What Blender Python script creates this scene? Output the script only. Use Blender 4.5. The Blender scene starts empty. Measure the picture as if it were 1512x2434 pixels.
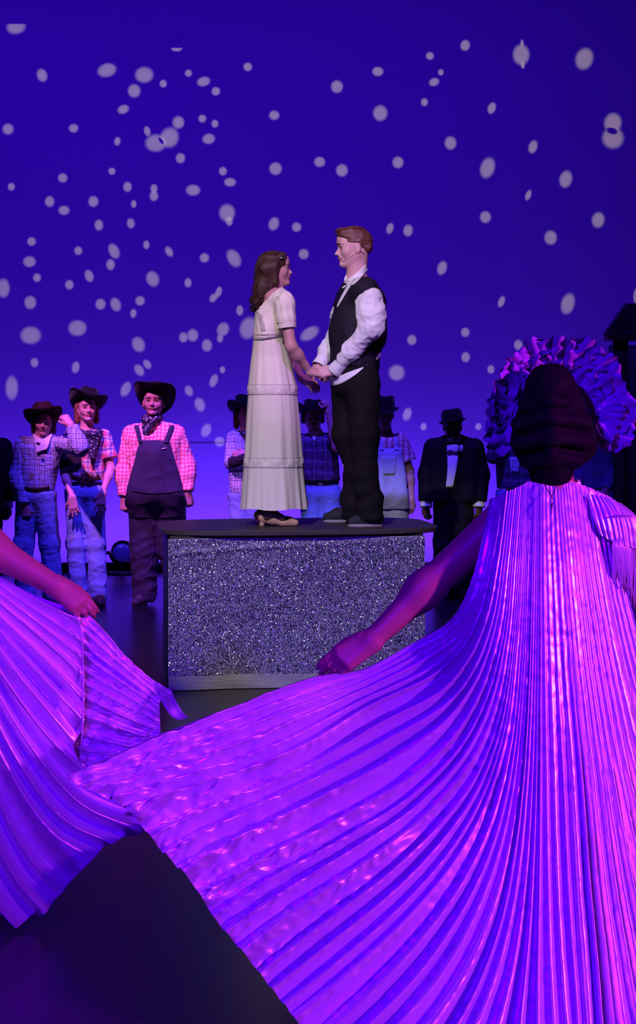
import bpy, math, random
import numpy as np
from mathutils import Vector, Matrix

random.seed(7)
rng = np.random.default_rng(7)
SC = bpy.context.scene
COL = SC.collection

# ---------------------------------------------------------------- camera
FPX = 3288.0            # focal length in pixels of the 1512 x 2434 frame
CX, HY = 756.0, 987.0   # centre column and horizon row
CAMZ = 1.59
cam_data = bpy.data.cameras.new('camera')
cam = bpy.data.objects.new('camera', cam_data)
COL.objects.link(cam)
cam.location = (0, 0, CAMZ)
cam.rotation_euler = (math.radians(90), 0, 0)
cam_data.sensor_fit = 'VERTICAL'
cam_data.sensor_height = 24.0
cam_data.sensor_width = 24.0
cam_data.lens = FPX / 2434.0 * 24.0
cam_data.shift_y = -(1217.0 - HY) / 2434.0
cam_data.clip_end = 200
SC.camera = cam
SC.view_settings.view_transform = 'Standard'
SC.view_settings.look = 'None'
SC.view_settings.gamma = 1.0
SC.view_settings.exposure = 0.0
SC.view_settings.use_curve_mapping = False
SC.cycles.max_bounces = 5
SC.cycles.diffuse_bounces = 2
SC.cycles.glossy_bounces = 3
SC.cycles.sample_clamp_indirect = 6.0
YB = 14.8               # depth of the back cloth

def W(px, py, D):
    return np.array([(px - CX) * D / FPX, D, CAMZ - (py - HY) * D / FPX])

# ---------------------------------------------------------------- world
world = bpy.data.worlds.new('world')
SC.world = world
world.use_nodes = True
world.node_tree.nodes['Background'].inputs[0].default_value = (0.10, 0.0, 0.5, 1)
world.node_tree.nodes['Background'].inputs[1].default_value = 0.02

# ---------------------------------------------------------------- lamps
def aim(o, target):
    d = Vector(target) - o.location
    o.rotation_euler = d.to_track_quat('-Z', 'Y').to_euler()

def spot(name, loc, target, color, watts, size_deg, blend=0.3, radius=0.1):
    l = bpy.data.lights.new(name, 'SPOT')
    l.color = color
    l.energy = watts
    l.spot_size = math.radians(size_deg)
    l.spot_blend = blend
    l.shadow_soft_size = radius
    o = bpy.data.objects.new(name, l)
    o.location = loc
    COL.objects.link(o)
    aim(o, target)
    return o

def area(name, loc, target, color, watts, sx, sy, spread=180):
    l = bpy.data.lights.new(name, 'AREA')
    l.shape = 'RECTANGLE'
    l.size, l.size_y = sx, sy
    l.color = color
    l.energy = watts
    l.spread = math.radians(spread)
    o = bpy.data.objects.new(name, l)
    o.location = loc
    COL.objects.link(o)
    aim(o, target)
    return o
BLUE = (0.09, 0.0, 1.0)
VIOLET = (0.24, 0.03, 1.0)
MAGENTA = (0.56, 0.03, 1.0)
PINK = (1.0, 0.10, 0.85)
# blue wash on the back cloth from the fly battens, violet ground row at its foot
area('cloth_batten_blue', (-2.2, 10.4, 8.6), (-1.6, 14.8, 2.6), (0.052, 0.0, 1.0), 112, 12.0, 0.5, 95)
area('ground_row_violet', (-1.6, 14.24, 0.03), (-1.6, 14.8, 1.5), (0.105, 0.018, 1.0), 145, 11.0, 0.10)
# stage wash: blue from the front, magenta from the front right
spot('blue_wash_front', (-2.6, -1.8, 4.4), (0.0, 3.9, 0.7), (0.085, 0.0, 1.0), 2350, 44, 0.6, 0.2)
spot('magenta_front_right', (5.4, 0.7, 2.9), (0.45, 3.75, 0.55), (0.66, 0.040, 1.0), 2100, 36, 0.5, 0.12)
spot('magenta_fill_left', (1.2, -0.8, 5.2), (-1.05, 4.3, 0.55), (0.62, 0.035, 1.0), 640, 18, 0.6, 0.12)  # added fill lamp, lifts the other gown's shadow from the left dancer
spot('pink_chorus_front', (-3.0, 6.2, 7.8), (-1.50, 11.6, 1.25), (0.95, 0.20, 1.0), 4800, 13, 0.7, 0.1)
spot('violet_chorus_top', (-0.2, 8.3, 8.6), (-0.3, 11.7, 0.7), (0.10, 0.035, 1.0), 4300, 44, 0.8, 0.1)
# follow spot on the couple, lavender special on their heads and shoulders
spot('follow_spot', (-2.2, -1.5, 8.0), (0.0, 8.3, 1.35), (1.0, 0.88, 0.88), 3500, 14.8, 0.3, 0.05)
spot('lavender_special', (1.2, 0.6, 6.6), (0.05, 8.4, 2.30), (0.50, 0.14, 1.0), 1900, 11, 0.7, 0.08)
# slide projector that throws the flakes of light on the back cloth
def flake_projector():
    L0 = np.array([0.3, 1.5, 6.9])
    dots = [
        (100,179,13,17,-20),(254,167,24,17,-15),(343,178,23,20,0),(319,216,16,17,0),(293,260,15,11,-20),(19,307,14,14,0),(175,305,12,11,0),
        (388,199,9,10,0),(448,174,9,9,0),(484,194,17,12,-15),(513,217,11,11,0),(589,159,11,11,0),(424,291,15,16,0),(403,327,23,26,20),
        (370,340,26,22,0),(350,312,8,13,-15),(481,282,10,10,0),(511,294,9,10,0),(496,330,16,13,-10),(279,336,8,11,10),(429,376,12,13,0),
        (652,274,13,12,0),(655,401,16,16,0),(760,385,14,13,0),(266,407,9,9,0),(149,423,12,12,0),(27,444,9,10,0),(303,444,11,13,0),
        (530,407,10,11,0),(547,433,15,11,0),(366,448,9,11,0),(366,466,11,13,0),(459,452,18,14,0),(118,479,12,14,0),(152,500,14,12,0),
        (222,479,13,14,0),(318,485,7,10,0),(540,506,20,22,0),(545,526,9,12,0),(651,532,13,17,20),(705,540,12,12,0),(235,535,11,14,0),
        (311,531,10,13,-10),(75,574,11,11,0),(70,622,16,14,0),(186,596,10,11,0),(271,597,13,20,-25),(263,629,11,14,0),(348,582,8,11,0),
        (402,598,9,14,-30),(486,613,12,12,0),(556,614,16,24,-30),(88,660,10,11,0),(212,656,11,16,-20),(165,677,11,12,0),(8,685,16,24,0),
        (363,663,16,20,-20),(447,672,9,12,0),(72,719,15,17,0),(239,723,13,14,0),(275,724,13,18,-20),(333,715,12,12,0),(317,745,8,11,10),
        (507,708,9,12,30),(520,694,8,14,15),(73,797,26,22,0),(184,780,23,20,0),(329,819,16,20,-25),(436,802,11,13,0),(458,797,14,16,0),
        (530,783,15,18,25),(523,805,8,10,0),(492,821,13,16,0),(570,738,9,13,0),(590,780,21,28,15),(82,862,10,12,0),(180,873,10,15,10),
        (331,880,11,16,-35),(350,866,9,13,-35),(28,922,16,30,0),(508,905,10,17,20),(529,879,7,9,0),(299,925,12,20,25),(449,929,10,14,-25),
        (475,962,13,18,-20),(490,1023,12,18,25),(522,1050,13,13,0),(722,604,13,13,0),(736,793,26,15,-33),
        (1106,108,12,14,15),(1022,133,10,10,0),(1239,130,21,26,0),(1241,103,4,10,0),(1243,155,5,9,0),(1389,140,22,28,18),(898,170,14,12,0),
        (801,206,15,16,0),(1032,195,13,10,-20),(1048,172,7,8,0),(904,269,18,20,0),(1009,243,9,10,0),(1169,257,10,15,20),(1071,340,15,17,0),
        (1267,349,11,17,18),(946,386,14,15,0),(813,405,15,16,0),(1159,399,18,27,18),(1345,426,16,22,14),(1256,464,7,14,22),(1154,516,14,15,0),
        (1422,523,16,20,10),(927,543,9,14,18),(970,548,12,15,8),(1309,565,16,18,0),(1051,637,12,18,18),(1350,722,17,27,16),(1192,717,8,15,22),
        (1106,790,11,12,0),(979,808,12,13,0),(1232,820,11,13,0),(1107,849,11,13,0),(943,886,20,20,0),(1167,878,9,11,0),(1200,902,10,14,0),
        (968,985,11,17,18),(1007,1014,8,10,0),(1137,1014,8,9,0),(1514,705,9,20,0),(1457,292,22,25,10),(1457,328,27,27,0),(38,64,24,18,-10),(420,115,14,8,0),
    ]
    for part in range(4):       # four slides share the throw
        l = bpy.data.lights.new('flake_projector', 'SPOT')
        l.energy = 1900; l.color = (1.0, 0.72, 0.45)
        l.spot_size = math.radians(84); l.spot_blend = 0.05; l.shadow_soft_size = 0.004
        o = bpy.data.objects.new('flake_projector', l)
        o.location = tuple(L0); o.rotation_euler = (math.radians(90), 0, 0)
        COL.objects.link(o)
        l.use_nodes = True
        nt = l.node_tree; N, K = nt.nodes.new, nt.links.new
        em = [n for n in nt.nodes if n.type == 'EMISSION'][0]
        tc = N('ShaderNodeTexCoord'); sp = N('ShaderNodeSeparateXYZ'); K(tc.outputs['Normal'], sp.inputs[0])
        def m(op, a, b=None):
            n = N('ShaderNodeMath'); n.operation = op
            for i, v in enumerate((a, b)):
                if v is None: continue
                if isinstance(v, (int, float)): n.inputs[i].default_value = v
                else: K(v, n.inputs[i])
            return n.outputs[0]
        az = m('ABSOLUTE', sp.outputs[2])
        cb = N('ShaderNodeCombineXYZ'); K(m('DIVIDE', sp.outputs[0], az), cb.inputs[0]); K(m('DIVIDE', sp.outputs[1], az), cb.inputs[1])
        s = FPX / YB; dy = YB - L0[1]
        def dist(px, py, rx, ry, rot):
            X, Z = (px - CX) / s, CAMZ - (py - HY) / s
            n = N('ShaderNodeMapping'); n.vector_type = 'TEXTURE'
            n.inputs['Location'].default_value = ((X - L0[0]) / dy, (Z - L0[2]) / dy, 0)
            n.inputs['Rotation'].default_value = (0, 0, -math.radians(rot))
            n.inputs['Scale'].default_value = (rx / s / dy, ry / s / dy, 1)
            K(cb.outputs[0], n.inputs[0])
            v = N('ShaderNodeVectorMath'); v.operation = 'LENGTH'; K(n.outputs[0], v.inputs[0])
            return v.outputs['Value']
        acc = None
        for d in dots[part::4]:
            v = dist(*d)
            acc = v if acc is None else m('MINIMUM', acc, v)
        def soft(v, a, b, lo, hi):
            r = N('ShaderNodeMapRange'); r.interpolation_type = 'SMOOTHSTEP'
            for i, x in zip(('From Min', 'From Max', 'To Min', 'To Max'), (a, b, lo, hi)): r.inputs[i].default_value = x
            K(v, r.inputs['Value']); return r.outputs['Result']
        on = soft(acc, 0.62, 1.12, 1.0, 0.0)
        # two pairs of slides overlap and leave a dark lens
        for lens in ((1455, 311, 14, 8, 15), (383, 335, 4, 10, -35)):
            on = m('MULTIPLY', on, soft(dist(*lens), 0.75, 1.2, 0.0, 1.0))
        # the two topmost flakes are cut off by the edge of the slide
        cu = N('ShaderNodeSeparateXYZ'); K(cb.outputs[0], cu.inputs[0])
        ztop = lambda py: (CAMZ - (py - HY) / s - L0[2]) / dy
        line = m('SUBTRACT', cu.outputs[1], ztop(57))
        left = m('LESS_THAN', cu.outputs[0], ((200 - CX) / s - L0[0]) / dy)
        c1 = m('MULTIPLY', left, m('GREATER_THAN', line, 0.0))
        right = m('MULTIPLY', m('GREATER_THAN', cu.outputs[1], ztop(114)), m('MULTIPLY', m('GREATER_THAN', cu.outputs[0], ((380 - CX) / s - L0[0]) / dy), m('LESS_THAN', cu.outputs[0], ((460 - CX) / s - L0[0]) / dy)))
        on = m('MULTIPLY', on, m('SUBTRACT', 1.0, m('MAXIMUM', c1, right)))
        K(on, em.inputs['Strength'])
flake_projector()


# ---------------------------------------------------------------- signed-distance modelling
def cone(a, b, ra, rb, k=0.03, ky=1.0, op='+'):
    """tapered capsule; ky > 1 makes it thinner along the depth axis"""
    return dict(t='c', a=np.array(a, float), b=np.array(b, float), ra=ra, rb=rb, k=k, ky=ky, op=op)

def ell(c, r, R=None, k=0.03, op='+'):
    return dict(t='e', c=np.array(c, float), r=np.array(r, float), R=np.eye(3) if R is None else R, k=k, op=op)

def cut(p, n):
    n = np.array(n, float)
    return dict(t='p', p=np.array(p, float), n=n / np.linalg.norm(n))

def _bbox(q):
    if q['t'] == 'c':
        r = np.array([1.0, 1.0 / q['ky'], 1.0])
        lo = np.minimum(q['a'] - q['ra'] * r, q['b'] - q['rb'] * r)
        hi = np.maximum(q['a'] + q['ra'] * r, q['b'] + q['rb'] * r)
    else:
        m = np.abs(q['R']) @ q['r']
        lo, hi = q['c'] - m, q['c'] + m
    return lo, hi

def sdf_mesh(prims, h):
    """mesh of the smooth union of the primitives (surface nets)"""
    solids = [q for q in prims if q['t'] != 'p']
    boxes = [_bbox(q) for q in solids if q['op'] == '+']
    lo = np.min([b[0] for b in boxes], axis=0) - 4 * h
    hi = np.max([b[1] for b in boxes], axis=0) + 4 * h
    n = np.ceil((hi - lo) / h).astype(int) + 1
    F = np.full(n, 1.0, np.float32)
    ax = [lo[i] + h * np.arange(n[i]) for i in range(3)]
    for q in prims:
        if q['t'] == 'p':
            d = (ax[0][:, None, None] - q['p'][0]) * q['n'][0] + (ax[1][None, :, None] - q['p'][1]) * q['n'][1] + (ax[2][None, None, :] - q['p'][2]) * q['n'][2]
            np.maximum(F, d.astype(np.float32), out=F)
            continue
        b0, b1 = _bbox(q)
        m = q['k'] + 3 * h
        i0 = np.maximum(0, np.floor((b0 - m - lo) / h).astype(int))
        i1 = np.minimum(n, np.ceil((b1 + m - lo) / h).astype(int) + 1)
        if np.any(i1 <= i0):
            continue
        X = ax[0][i0[0]:i1[0]][:, None, None]
        Y = ax[1][i0[1]:i1[1]][None, :, None]
        Z = ax[2][i0[2]:i1[2]][None, None, :]
        if q['t'] == 'c':
            ky = q['ky']
            a, b = q['a'], q['b']
            bx, by, bz = b[0] - a[0], (b[1] - a[1]) * ky, b[2] - a[2]
            L = bx * bx + by * by + bz * bz + 1e-12
            dx, dy, dz = X - a[0], (Y - a[1]) * ky, Z - a[2]
            t = np.clip((dx * bx + dy * by + dz * bz) / L, 0, 1)
            d = np.sqrt((dx - t * bx) ** 2 + (dy - t * by) ** 2 + (dz - t * bz) ** 2) - (q['ra'] + (q['rb'] - q['ra']) * t)
        else:
            R, c, r = q['R'], q['c'], q['r']
            dx, dy, dz = X - c[0], Y - c[1], Z - c[2]
            k0 = 0; k1 = 0
            for j in range(3):
                l = dx * R[0, j] + dy * R[1, j] + dz * R[2, j]
                k0 = k0 + (l / r[j]) ** 2
                k1 = k1 + (l / r[j] ** 2) ** 2
            k0 = np.sqrt(k0); k1 = np.sqrt(k1) + 1e-9
            d = k0 * (k0 - 1.0) / k1
        S = F[i0[0]:i1[0], i0[1]:i1[1], i0[2]:i1[2]]
        k = q['k']
        if q['op'] == '+':
            hh = np.maximum(k - np.abs(S - d), 0) / k
            S[...] = np.minimum(S, d) - hh * hh * k * 0.25
        else:
            hh = np.maximum(k - np.abs(S + d), 0) / k
            S[...] = np.maximum(S, -d) + hh * hh * k * 0.25
    return surface_nets(F, lo, h)

def surface_nets(F, lo, h):
    s = F < 0
    c = [s[i:s.shape[0] - 1 + i, j:s.shape[1] - 1 + j, k:s.shape[2] - 1 + k] for i in (0, 1) for j in (0, 1) for k in (0, 1)]
    cnt = np.zeros(c[0].shape, np.int8)
    for q in c:
        cnt += q
    mixed = (cnt > 0) & (cnt < 8)
    I = np.argwhere(mixed)
    idx = np.full(mixed.shape, -1, np.int64)
    idx[mixed] = np.arange(len(I))
    off = np.array([(i, j, k) for i in (0, 1) for j in (0, 1) for k in (0, 1)])
    vals = np.stack([F[I[:, 0] + o[0], I[:, 1] + o[1], I[:, 2] + o[2]] for o in off], 1)
    P = np.zeros((len(I), 3)); N = np.zeros(len(I))
    for a in range(8):
        for b in range(a + 1, 8):
            if np.abs(off[a] - off[b]).sum() != 1:
                continue
            va, vb = vals[:, a], vals[:, b]
            m = (va < 0) != (vb < 0)
            t = np.where(m, va / np.where(m, va - vb, 1), 0)
            P += np.where(m[:, None], off[a] + t[:, None] * (off[b] - off[a]), 0)
            N += m
    V = lo + h * (I + P / N[:, None])
    quads = []
    for axis in range(3):
        o1, o2 = (axis + 1) % 3, (axis + 2) % 3
        sl0 = [slice(None)] * 3; sl1 = [slice(None)] * 3
        sl0[axis] = slice(0, -1); sl1[axis] = slice(1, None)
        A, B = s[tuple(sl0)], s[tuple(sl1)]
        E = np.argwhere(A != B)
        E = E[(E[:, o1] > 0) & (E[:, o2] > 0) & (E[:, o1] < s.shape[o1] - 1) & (E[:, o2] < s.shape[o2] - 1)]
        inside = A[E[:, 0], E[:, 1], E[:, 2]]
        def cell(d1, d2):
            q = E.copy(); q[:, o1] -= d1; q[:, o2] -= d2
            return idx[q[:, 0], q[:, 1], q[:, 2]]
        Q = np.stack([cell(1, 1), cell(0, 1), cell(0, 0), cell(1, 0)], 1)
        Q[~inside] = Q[~inside][:, ::-1]
        quads.append(Q)
    return V, np.concatenate(quads)

def normals(V, Q):
    n = np.cross(V[Q[:, 2]] - V[Q[:, 0]], V[Q[:, 3]] - V[Q[:, 1]])
    N = np.zeros_like(V)
    for j in range(4):
        np.add.at(N, Q[:, j], n)
    return N / (np.linalg.norm(N, axis=1, keepdims=True) + 1e-12)

def waves(P, freq, seed, n=9, stretch=(1, 1, 1)):
    """soft pseudo-noise: a sum of warped sine waves, about -1..1"""
    r = np.random.default_rng(seed)
    Q = P * np.array(stretch)
    out = np.zeros(len(P))
    warp = np.sin(Q @ (r.normal(size=3) * freq * 0.5) + 1.7)
    for i in range(n):
        d = r.normal(size=3); d /= np.linalg.norm(d)
        out += np.sin(Q @ (d * freq * r.uniform(0.6, 1.7)) + r.uniform(0, 6.3) + warp * 1.5)
    return out / (n * 0.55)

def folds(V, Q, amp, freq, seed, stretch=(1, 1, 1), sharp=True):
    w = waves(V, freq, seed, stretch=stretch)
    if sharp:
        w = 1.0 - 2.0 * np.abs(np.clip(w, -1, 1)) ** 0.8
    a = amp(V) if callable(amp) else amp
    return V + normals(V, Q) * (w * a)[:, None]

# ---------------------------------------------------------------- objects
def mesh_np(name, V, Q, smooth=True):
    """mesh from vertices and an (n,k) index array (or a list of lists)"""
    me = bpy.data.meshes.new(name)
    V = np.asarray(V, np.float32)
    if isinstance(Q, np.ndarray):
        k = Q.shape[1]
        me.vertices.add(len(V)); me.vertices.foreach_set('co', V.ravel())
        me.loops.add(Q.size); me.loops.foreach_set('vertex_index', Q.ravel().astype(np.int32))
        me.polygons.add(len(Q))
        me.polygons.foreach_set('loop_start', np.arange(0, Q.size, k, dtype=np.int32))
        me.update(calc_edges=True)
        me.validate()
    else:
        me.from_pydata([tuple(map(float, v)) for v in V], [], Q)
    if smooth:
        me.polygons.foreach_set('use_smooth', np.ones(len(me.polygons), bool))
    me.update()
    return me

def tag(o, label, cat, group=None, kind=None):
    if label: o['label'] = label
    if cat: o['category'] = cat
    if group: o['group'] = group
    if kind: o['kind'] = kind
    return o

def root(name, loc, label, cat, group=None):
    e = bpy.data.objects.new(name, None)
    e.empty_display_size = 0.1
    e.location = tuple(map(float, loc))
    COL.objects.link(e)
    return tag(e, label, cat, group)

def origin(o):
    v = np.zeros(3)
    while o is not None:
        v = v + np.array(o.location); o = o.parent
    return v

def obj(name, V, Q, mat, parent=None, smooth=True, label=None, kind=None, loc=None):
    """one mesh object; V in world metres; its own origin lies at `loc` or at its parent's"""
    base = origin(parent) if parent is not None else np.zeros(3)
    me_loc = np.zeros(3) if loc is None else np.asarray(loc, float) - base
    o = bpy.data.objects.new(name, mesh_np(name, np.asarray(V, float) - base - me_loc, Q, smooth))
    o.location = tuple(me_loc)
    o.data.materials.append(mat)
    COL.objects.link(o)
    if parent is not None: o.parent = parent
    if label: o['label'] = label
    if kind: o['kind'] = kind
    return o

def solid(name, prims, h, mat, parent, post=None, **kw):
    V, Q = sdf_mesh(prims, h)
    if post: V = post(V, Q)
    return obj(name, V, Q, mat, parent, **kw)

def join(parts):
    V, Q, n = [], [], 0
    for v, q in parts:
        V.append(v); Q.append(np.asarray(q) + n); n += len(v)
    return np.concatenate(V), np.concatenate(Q)

def tube(P, r, sides=8, close=True):
    """round tube along points P; r scalar or per-point"""
    P = np.asarray(P, float); n = len(P)
    r = np.full(n, r, float) if np.isscalar(r) else np.asarray(r, float)
    T = np.gradient(P, axis=0); T /= np.linalg.norm(T, axis=1, keepdims=True) + 1e-12
    up = np.array([0, 0, 1.0]) if abs(T[0][2]) < 0.9 else np.array([0, 1.0, 0])
    V = []
    U = np.cross(up, T[0]); U /= np.linalg.norm(U)
    for i in range(n):
        U = U - T[i] * U.dot(T[i]); U /= np.linalg.norm(U) + 1e-12
        B = np.cross(T[i], U)
        for j in range(sides):
            a = 2 * math.pi * j / sides
            V.append(P[i] + r[i] * (math.cos(a) * U + math.sin(a) * B))
    Q = [[i * sides + j, i * sides + (j + 1) % sides, (i + 1) * sides + (j + 1) % sides, (i + 1) * sides + j] for i in range(n - 1) for j in range(sides)]
    if close:
        for e, sgn in ((0, -1), (n - 1, 1)):
            V.append(P[e] + T[e] * r[e] * 0.3 * sgn)
            c = len(V) - 1
            for j in range(0, sides, 2):
                a, b, d = e * sides + j, e * sides + (j + 1) % sides, e * sides + (j + 2) % sides
                Q.append([c, b, a, c] if False else ([a, c, d, b] if sgn < 0 else [a, b, d, c]))
    return np.array(V), np.array(Q)

def box(lo, hi):
    x0, y0, z0 = lo; x1, y1, z1 = hi
    V = [(x0, y0, z0), (x1, y0, z0), (x1, y1, z0), (x0, y1, z0), (x0, y0, z1), (x1, y0, z1), (x1, y1, z1), (x0, y1, z1)]
    Q = [(3, 2, 1, 0), (4, 5, 6, 7), (0, 1, 5, 4), (1, 2, 6, 5), (2, 3, 7, 6), (3, 0, 4, 7)]
    return np.array(V, float), np.array(Q)

def grid_faces(nu, nv, wrap=False):
    """faces of an nu x nv grid stored row by row (u fastest)"""
    a = np.arange(nu if wrap else nu - 1)[None, :] ; b = np.arange(nv - 1)[:, None]
    a2 = (a + 1) % nu
    return np.stack([b * nu + a, b * nu + a2, (b + 1) * nu + a2, (b + 1) * nu + a], -1).reshape(-1, 4)

def catmull(P, n):
    """n points along a centripetal-like Catmull-Rom curve, even in arc length"""
    P = np.asarray(P, float)
    E = np.vstack([2 * P[0] - P[1], P, 2 * P[-1] - P[-2]])
    out = []
    for i in range(len(P) - 1):
        p0, p1, p2, p3 = E[i:i + 4]
        for t in np.linspace(0, 1, 24, endpoint=False):
            out.append(0.5 * ((2 * p1) + (-p0 + p2) * t + (2 * p0 - 5 * p1 + 4 * p2 - p3) * t * t + (-p0 + 3 * p1 - 3 * p2 + p3) * t ** 3))
    out.append(P[-1])
    out = np.array(out)
    s = np.concatenate([[0], np.cumsum(np.linalg.norm(np.diff(out, axis=0), axis=1))])
    t = np.linspace(0, s[-1], n)
    return np.stack([np.interp(t, s, out[:, j]) for j in range(out.shape[1])], 1)

def across(C, U, u):
    """interpolate stacked curves C (g,n,3) at positions U (g) to u (m): -> (m,n,3), monotone cubic"""
    g = len(U)
    d = np.diff(C, axis=0) / np.diff(U)[:, None, None]
    M = np.zeros_like(C)
    M[0], M[-1] = d[0], d[-1]
    for i in range(1, g - 1):
        h0, h1 = U[i] - U[i - 1], U[i + 1] - U[i]
        M[i] = (d[i - 1] * h1 + d[i] * h0) / (h0 + h1)
    out = np.zeros((len(u),) + C.shape[1:])
    k = np.clip(np.searchsorted(U, u, side='right') - 1, 0, g - 2)
    for j, uu in enumerate(u):
        i = k[j]; h = U[i + 1] - U[i]; t = (uu - U[i]) / h
        out[j] = (2 * t ** 3 - 3 * t * t + 1) * C[i] + (t ** 3 - 2 * t * t + t) * h * M[i] + (-2 * t ** 3 + 3 * t * t) * C[i + 1] + (t ** 3 - t * t) * h * M[i + 1]
    return out

# ---------------------------------------------------------------- materials
MATS = {}
def mat(name, color=(0.5, 0.5, 0.5), rough=0.6, metal=0.0, bump=0.0, bscale=60.0, spec=0.5, sheen=0.0, vary=0.0, stretch=(1, 1, 1), coat=0.0):
    if name in MATS: return MATS[name]
    m = bpy.data.materials.new(name); m.use_nodes = True
    nt = m.node_tree; b = nt.nodes['Principled BSDF']
    b.inputs['Base Color'].default_value = (*color, 1)
    b.inputs['Roughness'].default_value = rough
    b.inputs['Metallic'].default_value = metal
    b.inputs['Specular IOR Level'].default_value = spec
    b.inputs['Sheen Weight'].default_value = sheen
    b.inputs['Coat Weight'].default_value = coat
    if bump or vary:
        tc = nt.nodes.new('ShaderNodeTexCoord'); mp = nt.nodes.new('ShaderNodeMapping')
        mp.inputs['Scale'].default_value = stretch
        nz = nt.nodes.new('ShaderNodeTexNoise'); nz.inputs['Scale'].default_value = bscale; nz.inputs['Detail'].default_value = 4
        nt.links.new(tc.outputs['Object'], mp.inputs[0]); nt.links.new(mp.outputs[0], nz.inputs['Vector'])
        if bump:
            bp = nt.nodes.new('ShaderNodeBump'); bp.inputs['Strength'].default_value = bump; bp.inputs['Distance'].default_value = 0.01
            nt.links.new(nz.outputs['Fac'], bp.inputs['Height']); nt.links.new(bp.outputs[0], b.inputs['Normal'])
        if vary:
            mx = nt.nodes.new('ShaderNodeMix'); mx.data_type = 'RGBA'
            mx.inputs['A'].default_value = (*[c * (1 - vary) for c in color], 1)
            mx.inputs['B'].default_value = (*[min(1, c * (1 + vary)) for c in color], 1)
            nt.links.new(nz.outputs['Fac'], mx.inputs['Factor']); nt.links.new(mx.outputs['Result'], b.inputs['Base Color'])
    MATS[name] = m
    return m

def plaid(name, base, cv, ch, period, wv=0.5, wh=0.5, cross=None, line=None, lw=0.1, rot=0.0, rough=0.8):
    """woven check: vertical bands cv and horizontal bands ch over base, optional thin lines"""
    if name in MATS: return MATS[name]
    m = bpy.data.materials.new(name); m.use_nodes = True
    nt = m.node_tree; b = nt.nodes['Principled BSDF']; b.inputs['Roughness'].default_value = rough
    b.inputs['Specular IOR Level'].default_value = 0.2
    N, L = nt.nodes.new, nt.links.new
    tc = N('ShaderNodeTexCoord'); mp = N('ShaderNodeMapping')
    mp.inputs['Rotation'].default_value = (0, rot, 0)
    mp.inputs['Scale'].default_value = (1 / period,) * 3
    # the weave wanders a little with the cloth
    nz = N('ShaderNodeTexNoise'); nz.inputs['Scale'].default_value = 7.0
    L(tc.outputs['Object'], nz.inputs['Vector'])
    ad = N('ShaderNodeMix'); ad.data_type = 'VECTOR'; ad.inputs['Factor'].default_value = 0.06
    L(tc.outputs['Object'], ad.inputs['A']); L(nz.outputs['Color'], ad.inputs['B'])
    L(ad.outputs['Result'], mp.inputs[0])
    sp = N('ShaderNodeSeparateXYZ'); L(mp.outputs[0], sp.inputs[0])
    def band(sock, width, shift=0.0):
        a = N('ShaderNodeMath'); a.operation = 'ADD'; a.inputs[1].default_value = shift; L(sock, a.inputs[0])
        f = N('ShaderNodeMath'); f.operation = 'FRACT'; L(a.outputs[0], f.inputs[0])
        c = N('ShaderNodeMath'); c.operation = 'LESS_THAN'; c.inputs[1].default_value = width; L(f.outputs[0], c.inputs[0])
        return c.outputs[0]
    def over(prev, fac, col, amount):
        k = N('ShaderNodeMath'); k.operation = 'MULTIPLY'; k.inputs[1].default_value = amount; L(fac, k.inputs[0])
        x = N('ShaderNodeMix'); x.data_type = 'RGBA'; L(k.outputs[0], x.inputs['Factor'])
        if isinstance(prev, tuple): x.inputs['A'].default_value = (*prev, 1)
        else: L(prev, x.inputs['A'])
        x.inputs['B'].default_value = (*col, 1)
        return x.outputs['Result']
    c = over(tuple(base), band(sp.outputs[0], wv), cv, 0.62)
    c = over(c, band(sp.outputs[2], wh), ch, 0.62)
    if line is not None:
        c = over(c, band(sp.outputs[0], lw, 0.3), line, 0.9)
        c = over(c, band(sp.outputs[2], lw, 0.3), line, 0.9)
    L(c, b.inputs['Base Color'])
    MATS[name] = m
    return m

# ---------------------------------------------------------------- the stage
def structure(o, label, cat):
    tag(o, label, cat, kind='structure'); return o

m_cloth = mat('back_cloth', (0.78, 0.78, 0.80), 0.9, bump=0.03, bscale=18, spec=0.1)
m_floor = mat('stage_floor', (0.012, 0.011, 0.014), 0.30, bump=0.05, bscale=9, spec=0.38, vary=0.35)
m_black = mat('black_masking', (0.004, 0.004, 0.005), 0.9, spec=0.1)
structure(obj('wall_back', [(-9, YB, 0), (9, YB, 0), (9, YB, 9.2), (-9, YB, 9.2)], np.array([[0, 1, 2, 3]]), m_cloth, smooth=False),
          'pale back cloth washed in blue light with projected flakes of light', 'backdrop')
structure(obj('floor', [(-9, -7, 0), (9, -7, 0), (9, YB, 0), (-9, YB, 0)], np.array([[0, 1, 2, 3]]), m_floor, smooth=False),
          'dark glossy stage floor', 'floor')
structure(obj('trim_1', *box((-9, 14.02, 0.0), (9, 14.16, 0.085)), m_black, smooth=False), 'low black ground row at the foot of the back cloth', 'trim')
# seam of the cloth
structure(obj('trim_2', *tube([W(300, 1052, YB - 0.004), W(700, 1054, YB - 0.004)], 0.0035, 6), mat('seam', (0.35, 0.35, 0.4), 0.9), smooth=False),
          'thin sewn seam across the back cloth', 'trim')

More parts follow.
